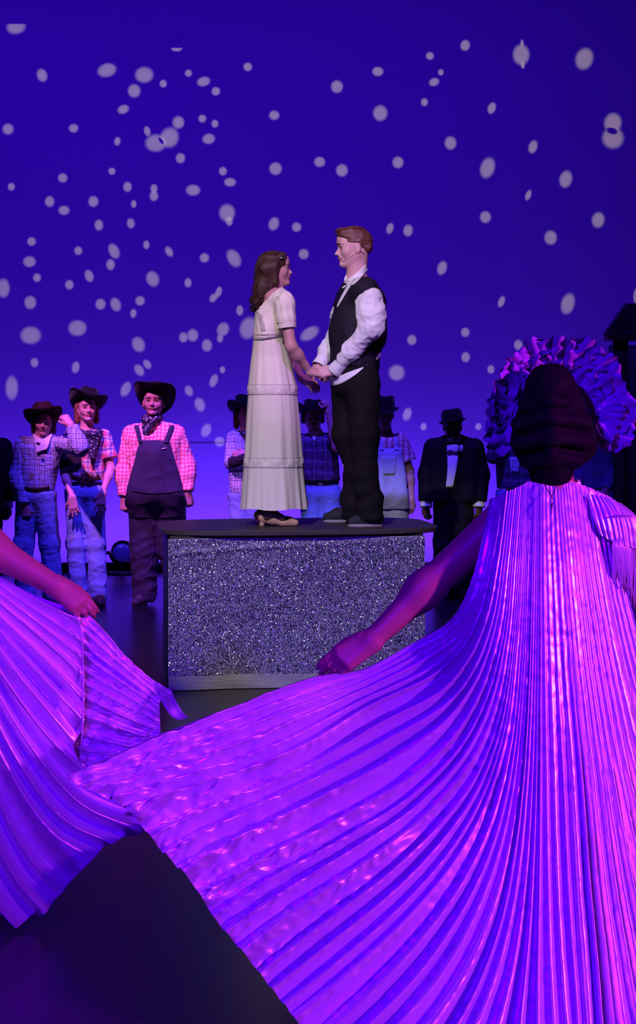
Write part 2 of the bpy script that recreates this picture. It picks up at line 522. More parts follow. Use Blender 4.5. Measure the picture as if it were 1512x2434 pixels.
# ---------------------------------------------------------------- floor lamp behind the chorus
def floor_lamp():
    D = 13.85
    c = W(290, 1313, D)
    r = root('stage_lamp', (c[0], D, 0), 'round floor spotlight with ribbed lens lying behind the overalls wearer', 'stage lamp')
    mb = mat('lamp_metal', (0.02, 0.02, 0.025), 0.4, 0.6)
    ax = np.array([0.25, -0.93, 0.26]); ax /= np.linalg.norm(ax)
    u = np.cross(ax, [0, 0, 1]); u /= np.linalg.norm(u); v = np.cross(u, ax)
    def lathe(prof, n=28):
        V = [c + ax * p[0] + p[1] * (math.cos(a) * u + math.sin(a) * v) for p in prof for a in np.linspace(0, 2 * math.pi, n, endpoint=False)]
        return np.array(V), grid_faces(n, len(prof), True)
    obj('housing', *lathe([(-0.19, 0.001), (-0.19, 0.05), (-0.16, 0.085), (-0.05, 0.108), (0.045, 0.116), (0.055, 0.112), (0.052, 0.098), (0.03, 0.098)]), mb, r)
    ml = mat('lamp_lens', (0.10, 0.10, 0.3), 0.12, 0.0, bump=1.0, bscale=60, stretch=(3, 1, 0.3), coat=0.5)
    obj('lens', *lathe([(0.028, 0.099), (0.045, 0.07), (0.052, 0.03), (0.054, 0.0005)]), ml, r)
    yv, yq = [], []
    pts = [c + 0.125 * (math.cos(a) * u + math.sin(a) * v) for a in np.linspace(math.pi, 2 * math.pi, 14)]
    obj('yoke', *tube(pts, 0.011, 6), mb, r)
    for s in (-1, 1):
        obj('clamp_knob', *tube([c + s * u * 0.12, c + s * u * 0.155], 0.018, 8), mb, r)
    z0 = 0.0
    obj('base_plate', *box((c[0] - 0.13, D - 0.09, 0.0), (c[0] + 0.13, D + 0.09, 0.022)), mb, r, smooth=False)
    obj('foot_post', *tube([(c[0], D, 0.01), (c[0], D, c[2] - 0.12)], 0.014, 8), mb, r)
floor_lamp()

# ---------------------------------------------------------------- sequinned platform
PT = 0.92
def platform():
    A = np.array([W(400, 0, 8.0)[0], 8.0]); yaw = math.radians(8.0)
    ex, ey = np.array([math.cos(yaw), math.sin(yaw)]), np.array([-math.sin(yaw), math.cos(yaw)])
    wd, dp = 1.52, 0.86
    P = lambda a, b, z: np.array([*(A + ex * a + ey * b), z])
    r = root('platform', P(wd / 2, dp / 2, 0), 'waist-high platform wrapped in silver sequin cloth under the couple', 'platform')
    mtop = mat('platform_top', (0.050, 0.036, 0.038), 0.45, bump=0.15, bscale=14, vary=0.4, stretch=(1, 6, 1))
    # rounded top
    n = 72; cx, cy = wd / 2, dp / 2
    ring = []
    for t in np.linspace(0, 2 * math.pi, n, endpoint=False):
        c, s = math.cos(t), math.sin(t)
        e = 0.40
        ring.append((cx + 0.04 + (wd / 2 + 0.085) * math.copysign(abs(c) ** (e * 1.5), c), cy + 0.0 + (dp / 2 + 0.055) * math.copysign(abs(s) ** e, s)))
    V, Q = [], []
    prof = [(0.90, PT - 0.032), (0.985, PT - 0.032), (1.0, PT - 0.026), (1.0, PT - 0.006), (0.99, PT), (0.97, PT)]
    for sc, z in prof:
        for a, b in ring: V.append(P(cx + 0.04 + (a - cx - 0.04) * sc, cy + (b - cy) * sc, z))
    F = [list(map(int, q)) for q in grid_faces(n, len(prof), True)]
    F.append([len(V) - n + i for i in range(n)]); F.append([n - 1 - i for i in range(n)])
    obj('top', V, F, mtop, r, smooth=False)
    # carcass of dark boards
    V, Q = join([box((0, 0, 0), (1, 1, 1))])
    B = np.array([P(0.012 + v[0] * (wd - 0.024), 0.012 + v[1] * (dp - 0.024), 0.0 + v[2] * (PT - 0.033)) for v in V])
    obj('frame', B, Q, mat('platform_frame', (0.02, 0.018, 0.022), 0.7), r, smooth=False)
    # cloth hung on the front: slightly rippled, with one long crease
    mcl = mat('sequin_cloth', (0.32, 0.29, 0.46), 0.45, bump=0.2, bscale=400)
    nu, nv = 120, 70
    U, Z = np.meshgrid(np.linspace(0, wd - 0.006, nu), np.linspace(0.075, PT - 0.045, nv))
    def ripple(u, z):
        crease = 0.012 * np.exp(-((z - (0.775 + 0.075 * np.sqrt(np.clip(u / wd, 0, 1)))) / 0.012) ** 2) * np.clip(1.1 - u / wd * 0.8, 0, 1)
        return 0.006 + 0.004 * np.sin(u * 9 + z * 3) + 0.003 * np.sin(u * 4 - z * 11) + crease
    G = np.stack([P(a, -ripple(a, z), z) for a, z in zip(U.ravel(), Z.ravel())])
    front = obj('sequin_cloth', G, grid_faces(nu, nv), mcl, r)
    # tail of plain cloth along the floor
    U, Z = np.meshgrid(np.linspace(0.0, wd, nu), np.linspace(0.004, 0.085, 8))
    G = np.stack([P(a, -0.010 - 0.02 * (0.085 - z) / 0.085 - 0.006 * math.sin(a * 13 + z * 40) * (1 - z / 0.085), z) for a, z in zip(U.ravel(), Z.ravel())])
    obj('cloth_hem', G, grid_faces(nu, 8), mat('plain_cloth', (0.22, 0.20, 0.27), 0.4, bump=0.4, bscale=25, stretch=(0.4, 1, 3)), r)
    # the sequins: tiny mirrors, each tilted its own way
    msq = mat('sequin', (0.66, 0.64, 0.74), 0.19, 1.0)
    def scatter(name, count, span, zr, face, out, size, mt):
        r2 = np.random.default_rng(11)
        a = r2.uniform(*span, count); z = r2.uniform(*zr, count)
        tilt = np.abs(r2.normal(0, 0.34, count)); az = r2.uniform(0, 2 * math.pi, count); roll = r2.uniform(0, 3.14, count)
        C = np.stack([face(x, y) for x, y in zip(a, z)])
        # frame on the face: t1 along, t2 up, nn outwards
        t1, t2, nn = out
        nrm = np.cos(tilt)[:, None] * nn + np.sin(tilt)[:, None] * (np.cos(az)[:, None] * t1 + np.sin(az)[:, None] * t2)
        e1 = np.cos(roll)[:, None] * t1 + np.sin(roll)[:, None] * t2
        e1 = e1 - nrm * np.sum(e1 * nrm, 1, keepdims=True); e1 /= np.linalg.norm(e1, axis=1, keepdims=True)
        e2 = np.cross(nrm, e1)
        s = (size * r2.uniform(0.7, 1.2, count))[:, None]
        C = C + nn * 0.003
        V = np.stack([C - e1 * s - e2 * s * .8, C + e1 * s - e2 * s * .8, C + e1 * s + e2 * s * .8, C - e1 * s + e2 * s * .8], 1).reshape(-1, 3)
        o = obj(name, V, np.arange(4 * count).reshape(-1, 4), mt, r, smooth=False, kind='stuff')
        return o
    ex3, ey3, ez = np.array([*ex, 0]), np.array([*ey, 0]), np.array([0, 0, 1.0])
    scatter('sequins', 60000, (0.002, wd - 0.008), (0.08, PT - 0.048), lambda a, z: P(a, -ripple(a, z) - 0.002, z), (ex3, ez, -ey3), 0.0019, msq)
    # left flank: black cloth with sparse sequins
    V = [P(-0.004, -0.004, 0.01), P(-0.004, dp, 0.01), P(-0.004, dp, PT - 0.04), P(-0.004, -0.004, PT - 0.04)]
    obj('side_cloth', V, np.array([[0, 3, 2, 1]]), mat('black_sequin_cloth', (0.012, 0.010, 0.014), 0.5), r, smooth=False)
    scatter('side_sequins', 1500, (0.0, dp), (0.02, PT - 0.05), lambda a, z: P(-0.006, a, z), (ey3, ez, -ex3), 0.0028, msq)
platform()

# ---------------------------------------------------------------- porch of the set house at the right
def porch():
    D = 12.4; s = FPX / D
    mw = mat('porch_wood', (0.055, 0.030, 0.022), 0.7, bump=0.2, bscale=20, stretch=(8, 8, 1))
    mr = mat('porch_shingle', (0.05, 0.035, 0.05), 0.8)
    c = W(1478, 987, D)
    r = root('porch', (c[0], D, 0), 'dark wooden porch of a set house with shingled roof', 'set piece')
    x0, x1 = W(1462, 0, D)[0], W(1494, 0, D)[0]
    zt = W(0, 808, D)[2]
    obj('post', *box((x0, D, 0), (x1, D + 0.12, zt)), mw, r, smooth=False)
    obj('post', *box((x0 + 1.25, D, 0), (x1 + 1.25, D + 0.12, zt)), mw, r, smooth=False)
    xb = W(1445, 0, D)[0]
    obj('beam', *box((xb, D - 0.04, zt), (xb + 1.9, D + 0.18, W(0, 786, D)[2])), mw, r, smooth=False)
    zr = W(0, 786, D)[2]
    for i in range(7):            # shingle courses, stepping back and up
        e = 0.045 * i
        obj('shingle_course', *box((xb + 0.02 + e * 0.9, D - 0.03 + e * 1.6, zr + e * 0.9), (xb + 1.88 - e * 0.9, D + 0.17 + e * 1.6, zr + e * 0.9 + 0.034)), mr, r, smooth=False)
    zl = W(0, 1118, D)[2]
    obj('rail', *box((x1, D + 0.03, zl - 0.05), (x0 + 1.25, D + 0.09, zl)), mw, r, smooth=False)
    for i in range(6):
        xx = x1 + 0.09 + i * 0.17
        obj('baluster', *box((xx, D + 0.04, 0.12), (xx + 0.035, D + 0.08, zl - 0.05)), mat('baluster_paint', (0.35, 0.33, 0.36), 0.6) if i == 0 else mw, r, smooth=False)
    obj('rail', *box((x1, D + 0.03, 0.07), (x0 + 1.25, D + 0.09, 0.12)), mw, r, smooth=False)
    obj('back_board', *box((x1 + 0.02, D + 0.9, 0), (x1 + 1.6, D + 0.94, zt)), mat('porch_wall', (0.10, 0.08, 0.11), 0.8, bump=0.1, bscale=12), r, smooth=False)
porch()

# ---------------------------------------------------------------- people: shared builders
from mathutils.bvhtree import BVHTree
def unit(v):
    v = np.asarray(v, float); return v / (np.linalg.norm(v) + 1e-12)

def frame(fwd, up=(0, 0, 1)):
    """columns: right, forward, up"""
    f = unit(fwd); r = unit(np.cross(f, up)); u = np.cross(r, f)
    return np.stack([r, f, u], 1)

def facing(yaw, pitch=0.0, roll=0.0):
    """yaw 0 looks at the camera, +90 towards the picture's right; pitch > 0 looks up"""
    y, p, q = map(math.radians, (yaw, pitch, roll))
    f = np.array([math.sin(y) * math.cos(p), -math.cos(y) * math.cos(p), math.sin(p)])
    R = frame(f)
    c, s = math.cos(q), math.sin(q)
    return R @ np.array([[c, 0, s], [0, 1, 0], [-s, 0, c]])

class Head:
    """a head with brow, nose, lips, chin, cheeks and ears; H is chin to crown in metres"""
    def __init__(self, c, H, R, neck=None, neck_r=0.055, wide=1.0, nose=1.0, jaw=1.0):
        self.c, self.H, self.R = np.asarray(c, float), H, R
        self.wide, self.nose, self.jaw, self.neck, self.neck_r = wide, nose, jaw, neck, neck_r
    def p(self, x, y, z):
        return self.c + self.R @ (np.array([x * self.wide, y, z]) * self.H)
    def prims(self):
        H, p, w = self.H, self.p, self.wide
        E = lambda x, y, z, a, b, c, k=.05, op='+': ell(p(x, y, z), np.array([a * w, b, c]) * H, self.R, k * H, op)
        C = lambda a, b, ra, rb, k=.05, op='+': cone(p(*a), p(*b), ra * H, rb * H, k * H, 1.0, op)
        q = [E(0, -.07, .13, .325, .41, .37), E(0, .12, -.06, .27, .27, .35, .12)]
        j = self.jaw
        for s in (-1, 1):
            q += [C((s * .19 * j, -.02, -.20), (s * .06, .27, -.40), .10, .075, .08),
                  E(s * .16, .24, -.10, .10, .10, .11, .10),
                  E(s * .335, -.05, -.03, .035, .085, .125, .03), E(s * .345, -.03, -.12, .03, .05, .05, .03)]
        q += [C((-.14, .325, .075), (.14, .325, .075), .055, .055, .08), E(0, .30, .22, .22, .14, .18, .10)]
        for s in (-1, 1):
            q += [E(s * .135, .42, .005, .085, .075, .055, .05, '-')]
        n = self.nose
        q += [C((0, .36, .04), (0, .385 + .075 * n, -.105), .032, .048, .05), E(0, .41 + .07 * n, -.125, .045, .045, .038, .03)]
        for s in (-1, 1): q += [E(s * .052, .40 + .02 * n, -.14, .036, .045, .032, .025)]
        q += [E(0, .34, -.235, .12, .09, .085, .06), E(0, .35, -.405, .085, .075, .075, .07),
              C((-.085, .385, -.262), (.085, .385, -.262), .012, .012, .025, '-')]
        if self.neck is not None:
            q += [cone(p(0, -.10, -.18), self.neck, self.neck_r * 1.02, self.neck_r * 1.08, 0.03)]
        return q
    def features(self, parent, skin, iris=(0.05, 0.03, 0.02), brow=(0.02, 0.01, 0.01), lip=(0.45, 0.12, 0.12), shut=False):
        H, p = self.H, self.p
        mw = mat('eye_white', (0.75, 0.72, 0.72), 0.2)
        mi = mat('iris_%d' % int(iris[0] * 999), iris, 0.15)
        mb = mat('brow_%d' % int(brow[0] * 9999), brow, 0.8)
        ml = mat('lip_%d' % int(lip[0] * 9999), lip, 0.45)
        def ball(c, r, R, n=10):
            V = [c + R @ np.array([r[0] * math.cos(a) * math.cos(b), r[1] * math.sin(a) * math.cos(b), r[2] * math.sin(b)]) for b in np.linspace(-1.57, 1.57, 7) for a in np.linspace(0, 6.283, n, endpoint=False)]
            return np.array(V), grid_faces(n, 7, True)
        tree = BVHTree.FromPolygons([tuple(v.co) for v in parent.data.vertices], [list(q.vertices) for q in parent.data.polygons])
        base = origin(parent); fw = self.R @ np.array([0, 1.0, 0])
        def on(x, z, up=.006, y0=.2):
            q = p(x, 1.1, z) - base
            hit = tree.ray_cast(Vector(q), Vector(-fw))
            y = 1.1 - (hit[3] / H if hit[0] is not None else 1.1 - y0)
            return p(x, max(y, y0) + up, z)
        for s in (-1, 1):
            e = obj('eye', *ball(p(s * .135, .318, .004), np.array([.062, .05, .036]) * H, self.R), skin if shut else mw, parent)
            if not shut:
                obj('iris', *ball(p(s * .132, .352, .002), np.array([.027, .02, .029]) * H, self.R), mi, e)
            obj('eyelash', *tube([p(s * (.135 + t * .062), .372 - .03 * t * t - .01 * s * t, .026 - .022 * t * t if not shut else -.012 - .012 * (1 - t * t)) for t in np.linspace(-1, 1, 7)], .009 * H, 5), mb, e)
            obj('eyebrow', *tube([on(s * (.135 + t * .095), .112 + .016 * (1 - t * t) - .012 * t) for t in np.linspace(-1, 1, 9)], [max(.004, .016 * (1 - .6 * max(0, t))) * H for t in np.linspace(-1, 1, 9)], 6), mb, parent)
        T9 = np.linspace(-1, 1, 9)
        up = [on(t * .098, -.243 - .010 * t * t + .005 * math.cos(t * 6), .004, .3) for t in T9]
        lo = [on(t * .085, -.290 + .014 * t * t, .004, .3) for t in T9]
        rr = [.017 * H * math.sqrt(max(0.05, 1 - t * t)) for t in T9]
        V, Q = join([tube(up, rr, 6), tube(lo, [1.2 * x for x in rr], 6)])
        obj('lips', V, Q, ml, parent)

def arm(sh, el, wr, ru, re, rw, off=0.0, k=0.02):
    mid = lambda a, b, t: np.asarray(a) * (1 - t) + np.asarray(b) * t
    return [cone(sh, el, ru + off, re + off, k), cone(mid(el, wr, .08), mid(el, wr, .35), re * .97 + off, re * .98 + off, k * 1.5), cone(mid(el, wr, .3), wr, re * .97 + off, rw + off, k * 1.5)]

def leg(hip, kn, an, rh, rk, ra, off=0.0, k=0.03):
    mid = lambda a, b, t: np.asarray(a) * (1 - t) + np.asarray(b) * t
    return [cone(hip, kn, rh + off, rk + off, k), cone(kn, mid(kn, an, .35), rk * .97 + off, rk * 1.02 + off, k), cone(mid(kn, an, .3), an, rk * 1.0 + off, ra + off, k)]

def hand(w, d, n, size=0.18, curl=(25, 25, 25, 25), spread=6.0, thumb=1, tcurl=20, tout=38, k=0.006):
    """w wrist, d towards the fingers, n out of the back of the hand; thumb = +1 lies on the cross(d, n) side"""
    d = unit(d); n = unit(np.asarray(n, float) - d * np.dot(n, d)); s = np.cross(d, n)
    S = size; q = []
    w = np.asarray(w, float)
    L = [0.40, 0.44, 0.41, 0.33]
    lat = [0.145, 0.05, -0.05, -0.145]
    for i in range(4):
        kn = w + d * S * (.50 - .03 * abs(i - 1.2)) + s * thumb * lat[i] * S
        q.append(cone(w + s * thumb * lat[i] * S * .55, kn, .085 * S, .068 * S, .02))
        a = math.radians(-(i - 1.5) * spread) * 1.0
        dd = unit(d * math.cos(a) + s * thumb * math.sin(a))
        seg = np.array([.46, .30, .24]) * L[i] * S
        p, ang = kn, 0.0
        for j in range(3):
            ang += math.radians(curl[i] * (1.0, 1.15, 0.8)[j])
            v = dd * math.cos(ang) - n * math.sin(ang)
            e = p + v * seg[j]
            q.append(cone(p, e, (.056 - .006 * j) * S, (.051 - .007 * j) * S, k))
            p = e
    b = w + d * S * .12 + s * thumb * S * .12
    a = math.radians(tout)
    v1 = unit(d * math.cos(a) + s * thumb * math.sin(a) - n * .25)
    p1 = b + v1 * S * .24
    t = math.radians(tcurl)
    v2 = unit(v1 * math.cos(t) - s * thumb * math.sin(t) - n * .2)
    p2 = p1 + v2 * S * .17
    v3 = unit(v2 * math.cos(t) - s * thumb * math.sin(t) - n * .1)
    q += [cone(b, p1, .085 * S, .063 * S, .015), cone(p1, p2, .06 * S, .052 * S, k), cone(p2, p2 + v3 * S * .13, .052 * S, .042 * S, k)]
    return q

def shoe(heel, toe, width, hgt, mt, parent, sole=None, name='shoe'):
    heel, toe = np.asarray(heel, float), np.asarray(toe, float)
    z = np.array([0, 0, 1.0]); d = toe - heel; L = np.linalg.norm(d)
    m = lambda t, up: heel + d * t + z * up
    w = width / 2
    q = [cone(m(.16, w), m(.55, w * .95), w * .92, w, .02), cone(m(.5, w * .8), m(.86, w * .62), w * .95, w * .66, .02),
         cone(m(.16, w), m(.2, hgt), w * .85, w * .8, .02), cut(heel, (0, 0, -1))]
    o = solid(name, q, 0.006, mt, parent)
    if sole is not None:
        n = 22
        s = unit(np.cross(d, z))
        V, P = [], []
        for t in np.linspace(0, 2 * math.pi, n, endpoint=False):
            a = .5 - .5 * math.cos(t)
            ww = w * 1.06 * (math.sin(t)) * (1.0 if a > .45 else .88)
            P.append(heel + d * (-.015 + a * 1.0) + s * ww)
        for up in (0.001, 0.016): V += [pp + z * up for pp in P]
        F = [list(map(int, f)) for f in grid_faces(n, 2, True)] + [list(range(n))[::-1], list(range(n, 2 * n))]
        obj('sole', V, F, sole, o, smooth=False)
    return o

def cowboy_hat(c, R, mt, parent, head_r=0.085, brim=0.085, curl=0.07, crown_h=0.115, dip=0.015, band=None, kind='cowboy'):
    """c: centre of the hat opening; R: columns right, forward, up"""
    n = 40
    T = lambda x, y, z: c + R @ np.array([x, y, z])
    V = []
    th = np.linspace(0, 2 * math.pi, n, endpoint=False)
    rings = 8
    def brim_pt(i, a, lift):
        t = i / (rings - 1)
        rx, ry = head_r * .92 + brim * t, head_r * 1.1 + brim * 1.05 * t
        side = abs(math.cos(a)) ** 1.6
        z = curl * side * t ** 1.8 - dip * (1 - side) * t
        return T(rx * math.cos(a) * (1 - .16 * side * t), ry * math.sin(a), z + lift)
    for lift in (0.0, 0.006):
        for i in range(rings):
            V += [brim_pt(i, a, lift) for a in th]
    Q = np.concatenate([grid_faces(n, rings, True)[:, ::-1], grid_faces(n, rings, True) + n * rings])
    a = np.arange(n); b = (a + 1) % n
    o0 = (rings - 1) * n; o1 = n * rings + o0
    edge = np.stack([o0 + a, o0 + b, o1 + b, o1 + a], 1)
    hat = obj('hat', V, np.concatenate([Q, edge]), mt, parent)
    V = []
    m = 12
    for i in range(m):
        t = i / (m - 1)
        if kind != 'cowboy': rr, z = (1 - t ** 3.2) ** .5 if t < 1 else .02, crown_h * (1.16 * math.sin(t * 1.57))
        elif t < .62: rr, z = 1.0 - .13 * (t / .62), crown_h * t / .62
        else:
            u = (t - .62) / .38
            rr, z = .87 * math.cos(u * 1.45) ** .75, crown_h * (1 + .16 * math.sin(u * 1.57))
        for x in th:
            X, Y = head_r * .94 * rr * math.cos(x), head_r * 1.12 * rr * math.sin(x)
            top = max(0.0, (z / crown_h - .55)) * 1.3
            Z = z - (crown_h * .20 * top * math.exp(-(X / (head_r * .33)) ** 2) if kind == 'cowboy' else crown_h * .1 * top * math.exp(-(X / (head_r * .4)) ** 2))
            X *= 1 - .22 * top * max(0, math.sin(x)) * (1 if kind == 'cowboy' else .4)
            V.append(T(X, Y, Z))
    obj('crown', V, grid_faces(n, m, True), mt, hat)
    if band is not None:
        V = [T(head_r * .955 * math.cos(x), head_r * 1.135 * math.sin(x), z) for z in (0.008, 0.030) for x in th]
        obj('hat_band', V, grid_faces(n, 2, True), band, hat)
    return hat

def bandana(cn, R, r, drop, mt, parent, h=0.006, name='bandana', seed=3, tilt=0.0):
    """neckerchief: a ring of folds round the neck and a pointed bib on the chest; cn neck centre"""
    T = lambda x, y, z: cn + R @ np.array([x, y, z])
    q = []
    for i in range(14):
        a0, a1 = 2 * math.pi * i / 14, 2 * math.pi * (i + 1) / 14
        f = lambda a: T(r * math.cos(a), r * math.sin(a), -.014 * math.sin(a))
        q.append(cone(f(a0), f(a1), .02, .02, .012))
    for x in (-.6, -.2, .2, .6):
        q.append(cone(T(x * r * 1.25, r * .85, -.01), T(tilt + x * .012, r * 1.28, -drop), .022, .010, .02))
    q.append(cone(T(-r * .6, r * .9, -.02), T(r * .6, r * .9, -.02), .024, .024, .02))
    return solid(name, q, h, mt, parent, post=lambda V, Q: folds(V, Q, .005, 55, seed))

def bandana_mat(name, base, dots):
    if name in MATS: return MATS[name]
    m = bpy.data.materials.new(name); m.use_nodes = True
    nt = m.node_tree; b = nt.nodes['Principled BSDF']; b.inputs['Roughness'].default_value = .7
    tc = nt.nodes.new('ShaderNodeTexCoord'); vo = nt.nodes.new('ShaderNodeTexVoronoi'); vo.inputs['Scale'].default_value = 42
    cr = nt.nodes.new('ShaderNodeValToRGB'); cr.color_ramp.interpolation = 'CONSTANT'
    cr.color_ramp.elements[0].color = (*dots, 1); cr.color_ramp.elements[1].position = .26; cr.color_ramp.elements[1].color = (*base, 1)
    nt.links.new(tc.outputs['Object'], vo.inputs['Vector']); nt.links.new(vo.outputs['Distance'], cr.inputs[0]); nt.links.new(cr.outputs[0], b.inputs['Base Color'])
    MATS[name] = m
    return m

M_SKIN = mat('skin_fair', (0.62, 0.34, 0.36), 0.5, spec=0.35, bump=0.04, bscale=140)
M_SKIN2 = mat('skin_tan', (0.50, 0.25, 0.25), 0.5, spec=0.35, bump=0.04, bscale=140)
M_SKIN3 = mat('skin_brown', (0.13, 0.065, 0.045), 0.5, spec=0.35, bump=0.04, bscale=140)
M_SKIN4 = mat('skin_dancer', (0.40, 0.21, 0.15), 0.45, spec=0.4, bump=0.03, bscale=140)
M_HATBLK = mat('black_felt', (0.006, 0.005, 0.006), 0.85, spec=0.15, sheen=0.1)
M_HATBRN = mat('brown_felt', (0.03, 0.010, 0.010), 0.85, spec=0.15)
M_JEANS = mat('light_denim', (0.22, 0.34, 0.80), 0.8, bump=0.15, bscale=120, vary=0.3)
M_JEANS2 = mat('mid_denim', (0.12, 0.19, 0.62), 0.8, bump=0.15, bscale=120, vary=0.3)
M_NAVY = mat('navy_denim', (0.020, 0.012, 0.050), 0.8, bump=0.15, bscale=120)
M_BLKCLOTH = mat('black_suiting', (0.006, 0.005, 0.007), 0.8, spec=0.15)
M_WHITE = mat('white_cotton', (0.74, 0.73, 0.74), 0.8, bump=0.1, bscale=90)
M_BELT = mat('brown_leather', (0.05, 0.02, 0.015), 0.5)
M_BOOT = mat('brown_boot', (0.04, 0.015, 0.012), 0.5)
M_BUCKLE = mat('buckle_metal', (0.6, 0.5, 0.4), 0.3, 1.0)

from mathutils.bvhtree import BVHTree

def bvh_of(*objs):
    V, F, n = [], [], 0
    for o in objs:
        b = origin(o)
        v = np.zeros(len(o.data.vertices) * 3, np.float32); o.data.vertices.foreach_get('co', v)
        v = v.reshape(-1, 3) + b
        V.append(v)
        F += [[i + n for i in p.vertices] for p in o.data.polygons]
        n += len(v)
    return BVHTree.FromPolygons([tuple(map(float, x)) for x in np.concatenate(V)], F)

EYE = np.array([0, 0, CAMZ])
def drape(name, A, B, tree, off, mt, parent, nu=8, nv=16, thick=0.004, D=None, post=None, label=None, smooth=True):
    """a strip of cloth laid on a surface: its edges follow the outlines A and B (photo pixels); it has thickness"""
    A = catmull(np.array(A, float), nv) if len(A) > 1 else np.repeat(A, nv, 0)
    B = catmull(np.array(B, float), nv)
    G = np.zeros((nv, nu, 3)); last = D
    dep = np.full((nv, nu), np.nan)
    for i in range(nv):
        for j in range(nu):
            px, py = A[i] + (B[i] - A[i]) * j / (nu - 1)
            d = unit(W(px, py, 1.0) - EYE)
            hit = tree.ray_cast(Vector(EYE), Vector(d))
            if hit[0] is not None: dep[i, j] = hit[0][1]
    if np.isnan(dep).all(): dep[:] = D
    m = np.nanmedian(dep)
    for i in range(nv):
        row = dep[i]
        if np.isnan(row).all(): row[:] = dep[i - 1] if i > 0 and not np.isnan(dep[i - 1]).any() else m
        ok = ~np.isnan(row)
        row[~ok] = np.interp(np.where(~ok)[0], np.where(ok)[0], row[ok])
    for _ in range(2):
        dd = dep.copy(); dd[1:-1] = (dep[:-2] + 2 * dep[1:-1] + dep[2:]) / 4; dep = np.minimum(dep, dd)
    for i in range(nv):
        for j in range(nu):
            px, py = A[i] + (B[i] - A[i]) * j / (nu - 1)
            G[i, j] = W(px, py, dep[i, j] - off - (post(i / (nv - 1), j / (nu - 1)) if post else 0))
    V0 = G.reshape(-1, 3); d = np.array([0, thick + 0.004, 0])
    V = np.concatenate([V0, V0 + d]); n = nu * nv
    Q = grid_faces(nu, nv)
    idx = np.arange(n).reshape(nv, nu)
    rim = np.concatenate([idx[0, :], idx[1:, -1], idx[-1, -2::-1], idx[-2:0:-1, 0]])
    e = np.stack([rim, np.roll(rim, -1), np.roll(rim, -1) + n, rim + n], 1)
    return obj(name, V, np.concatenate([Q[:, ::-1], Q + n, e]), mt, parent, smooth=smooth, label=label)

def lace_mat():
    if 'lace' in MATS: return MATS['lace']
    m = bpy.data.materials.new('lace'); m.use_nodes = True
    nt = m.node_tree; b = nt.nodes['Principled BSDF']; b.inputs['Roughness'].default_value = .8
    tc = nt.nodes.new('ShaderNodeTexCoord'); vo = nt.nodes.new('ShaderNodeTexVoronoi'); vo.inputs['Scale'].default_value = 90
    cr = nt.nodes.new('ShaderNodeValToRGB')
    cr.color_ramp.elements[0].color = (.50, .42, .38, 1); cr.color_ramp.elements[1].position = .45; cr.color_ramp.elements[1].color = (.78, .70, .62, 1)
    bp = nt.nodes.new('ShaderNodeBump'); bp.inputs['Strength'].default_value = .6; bp.inputs['Distance'].default_value = .004
    nt.links.new(tc.outputs['Object'], vo.inputs['Vector']); nt.links.new(vo.outputs['Distance'], cr.inputs[0]); nt.links.new(cr.outputs[0], b.inputs['Base Color'])
    nt.links.new(vo.outputs['Distance'], bp.inputs['Height']); nt.links.new(bp.outputs[0], b.inputs['Normal'])
    MATS['lace'] = m
    return m

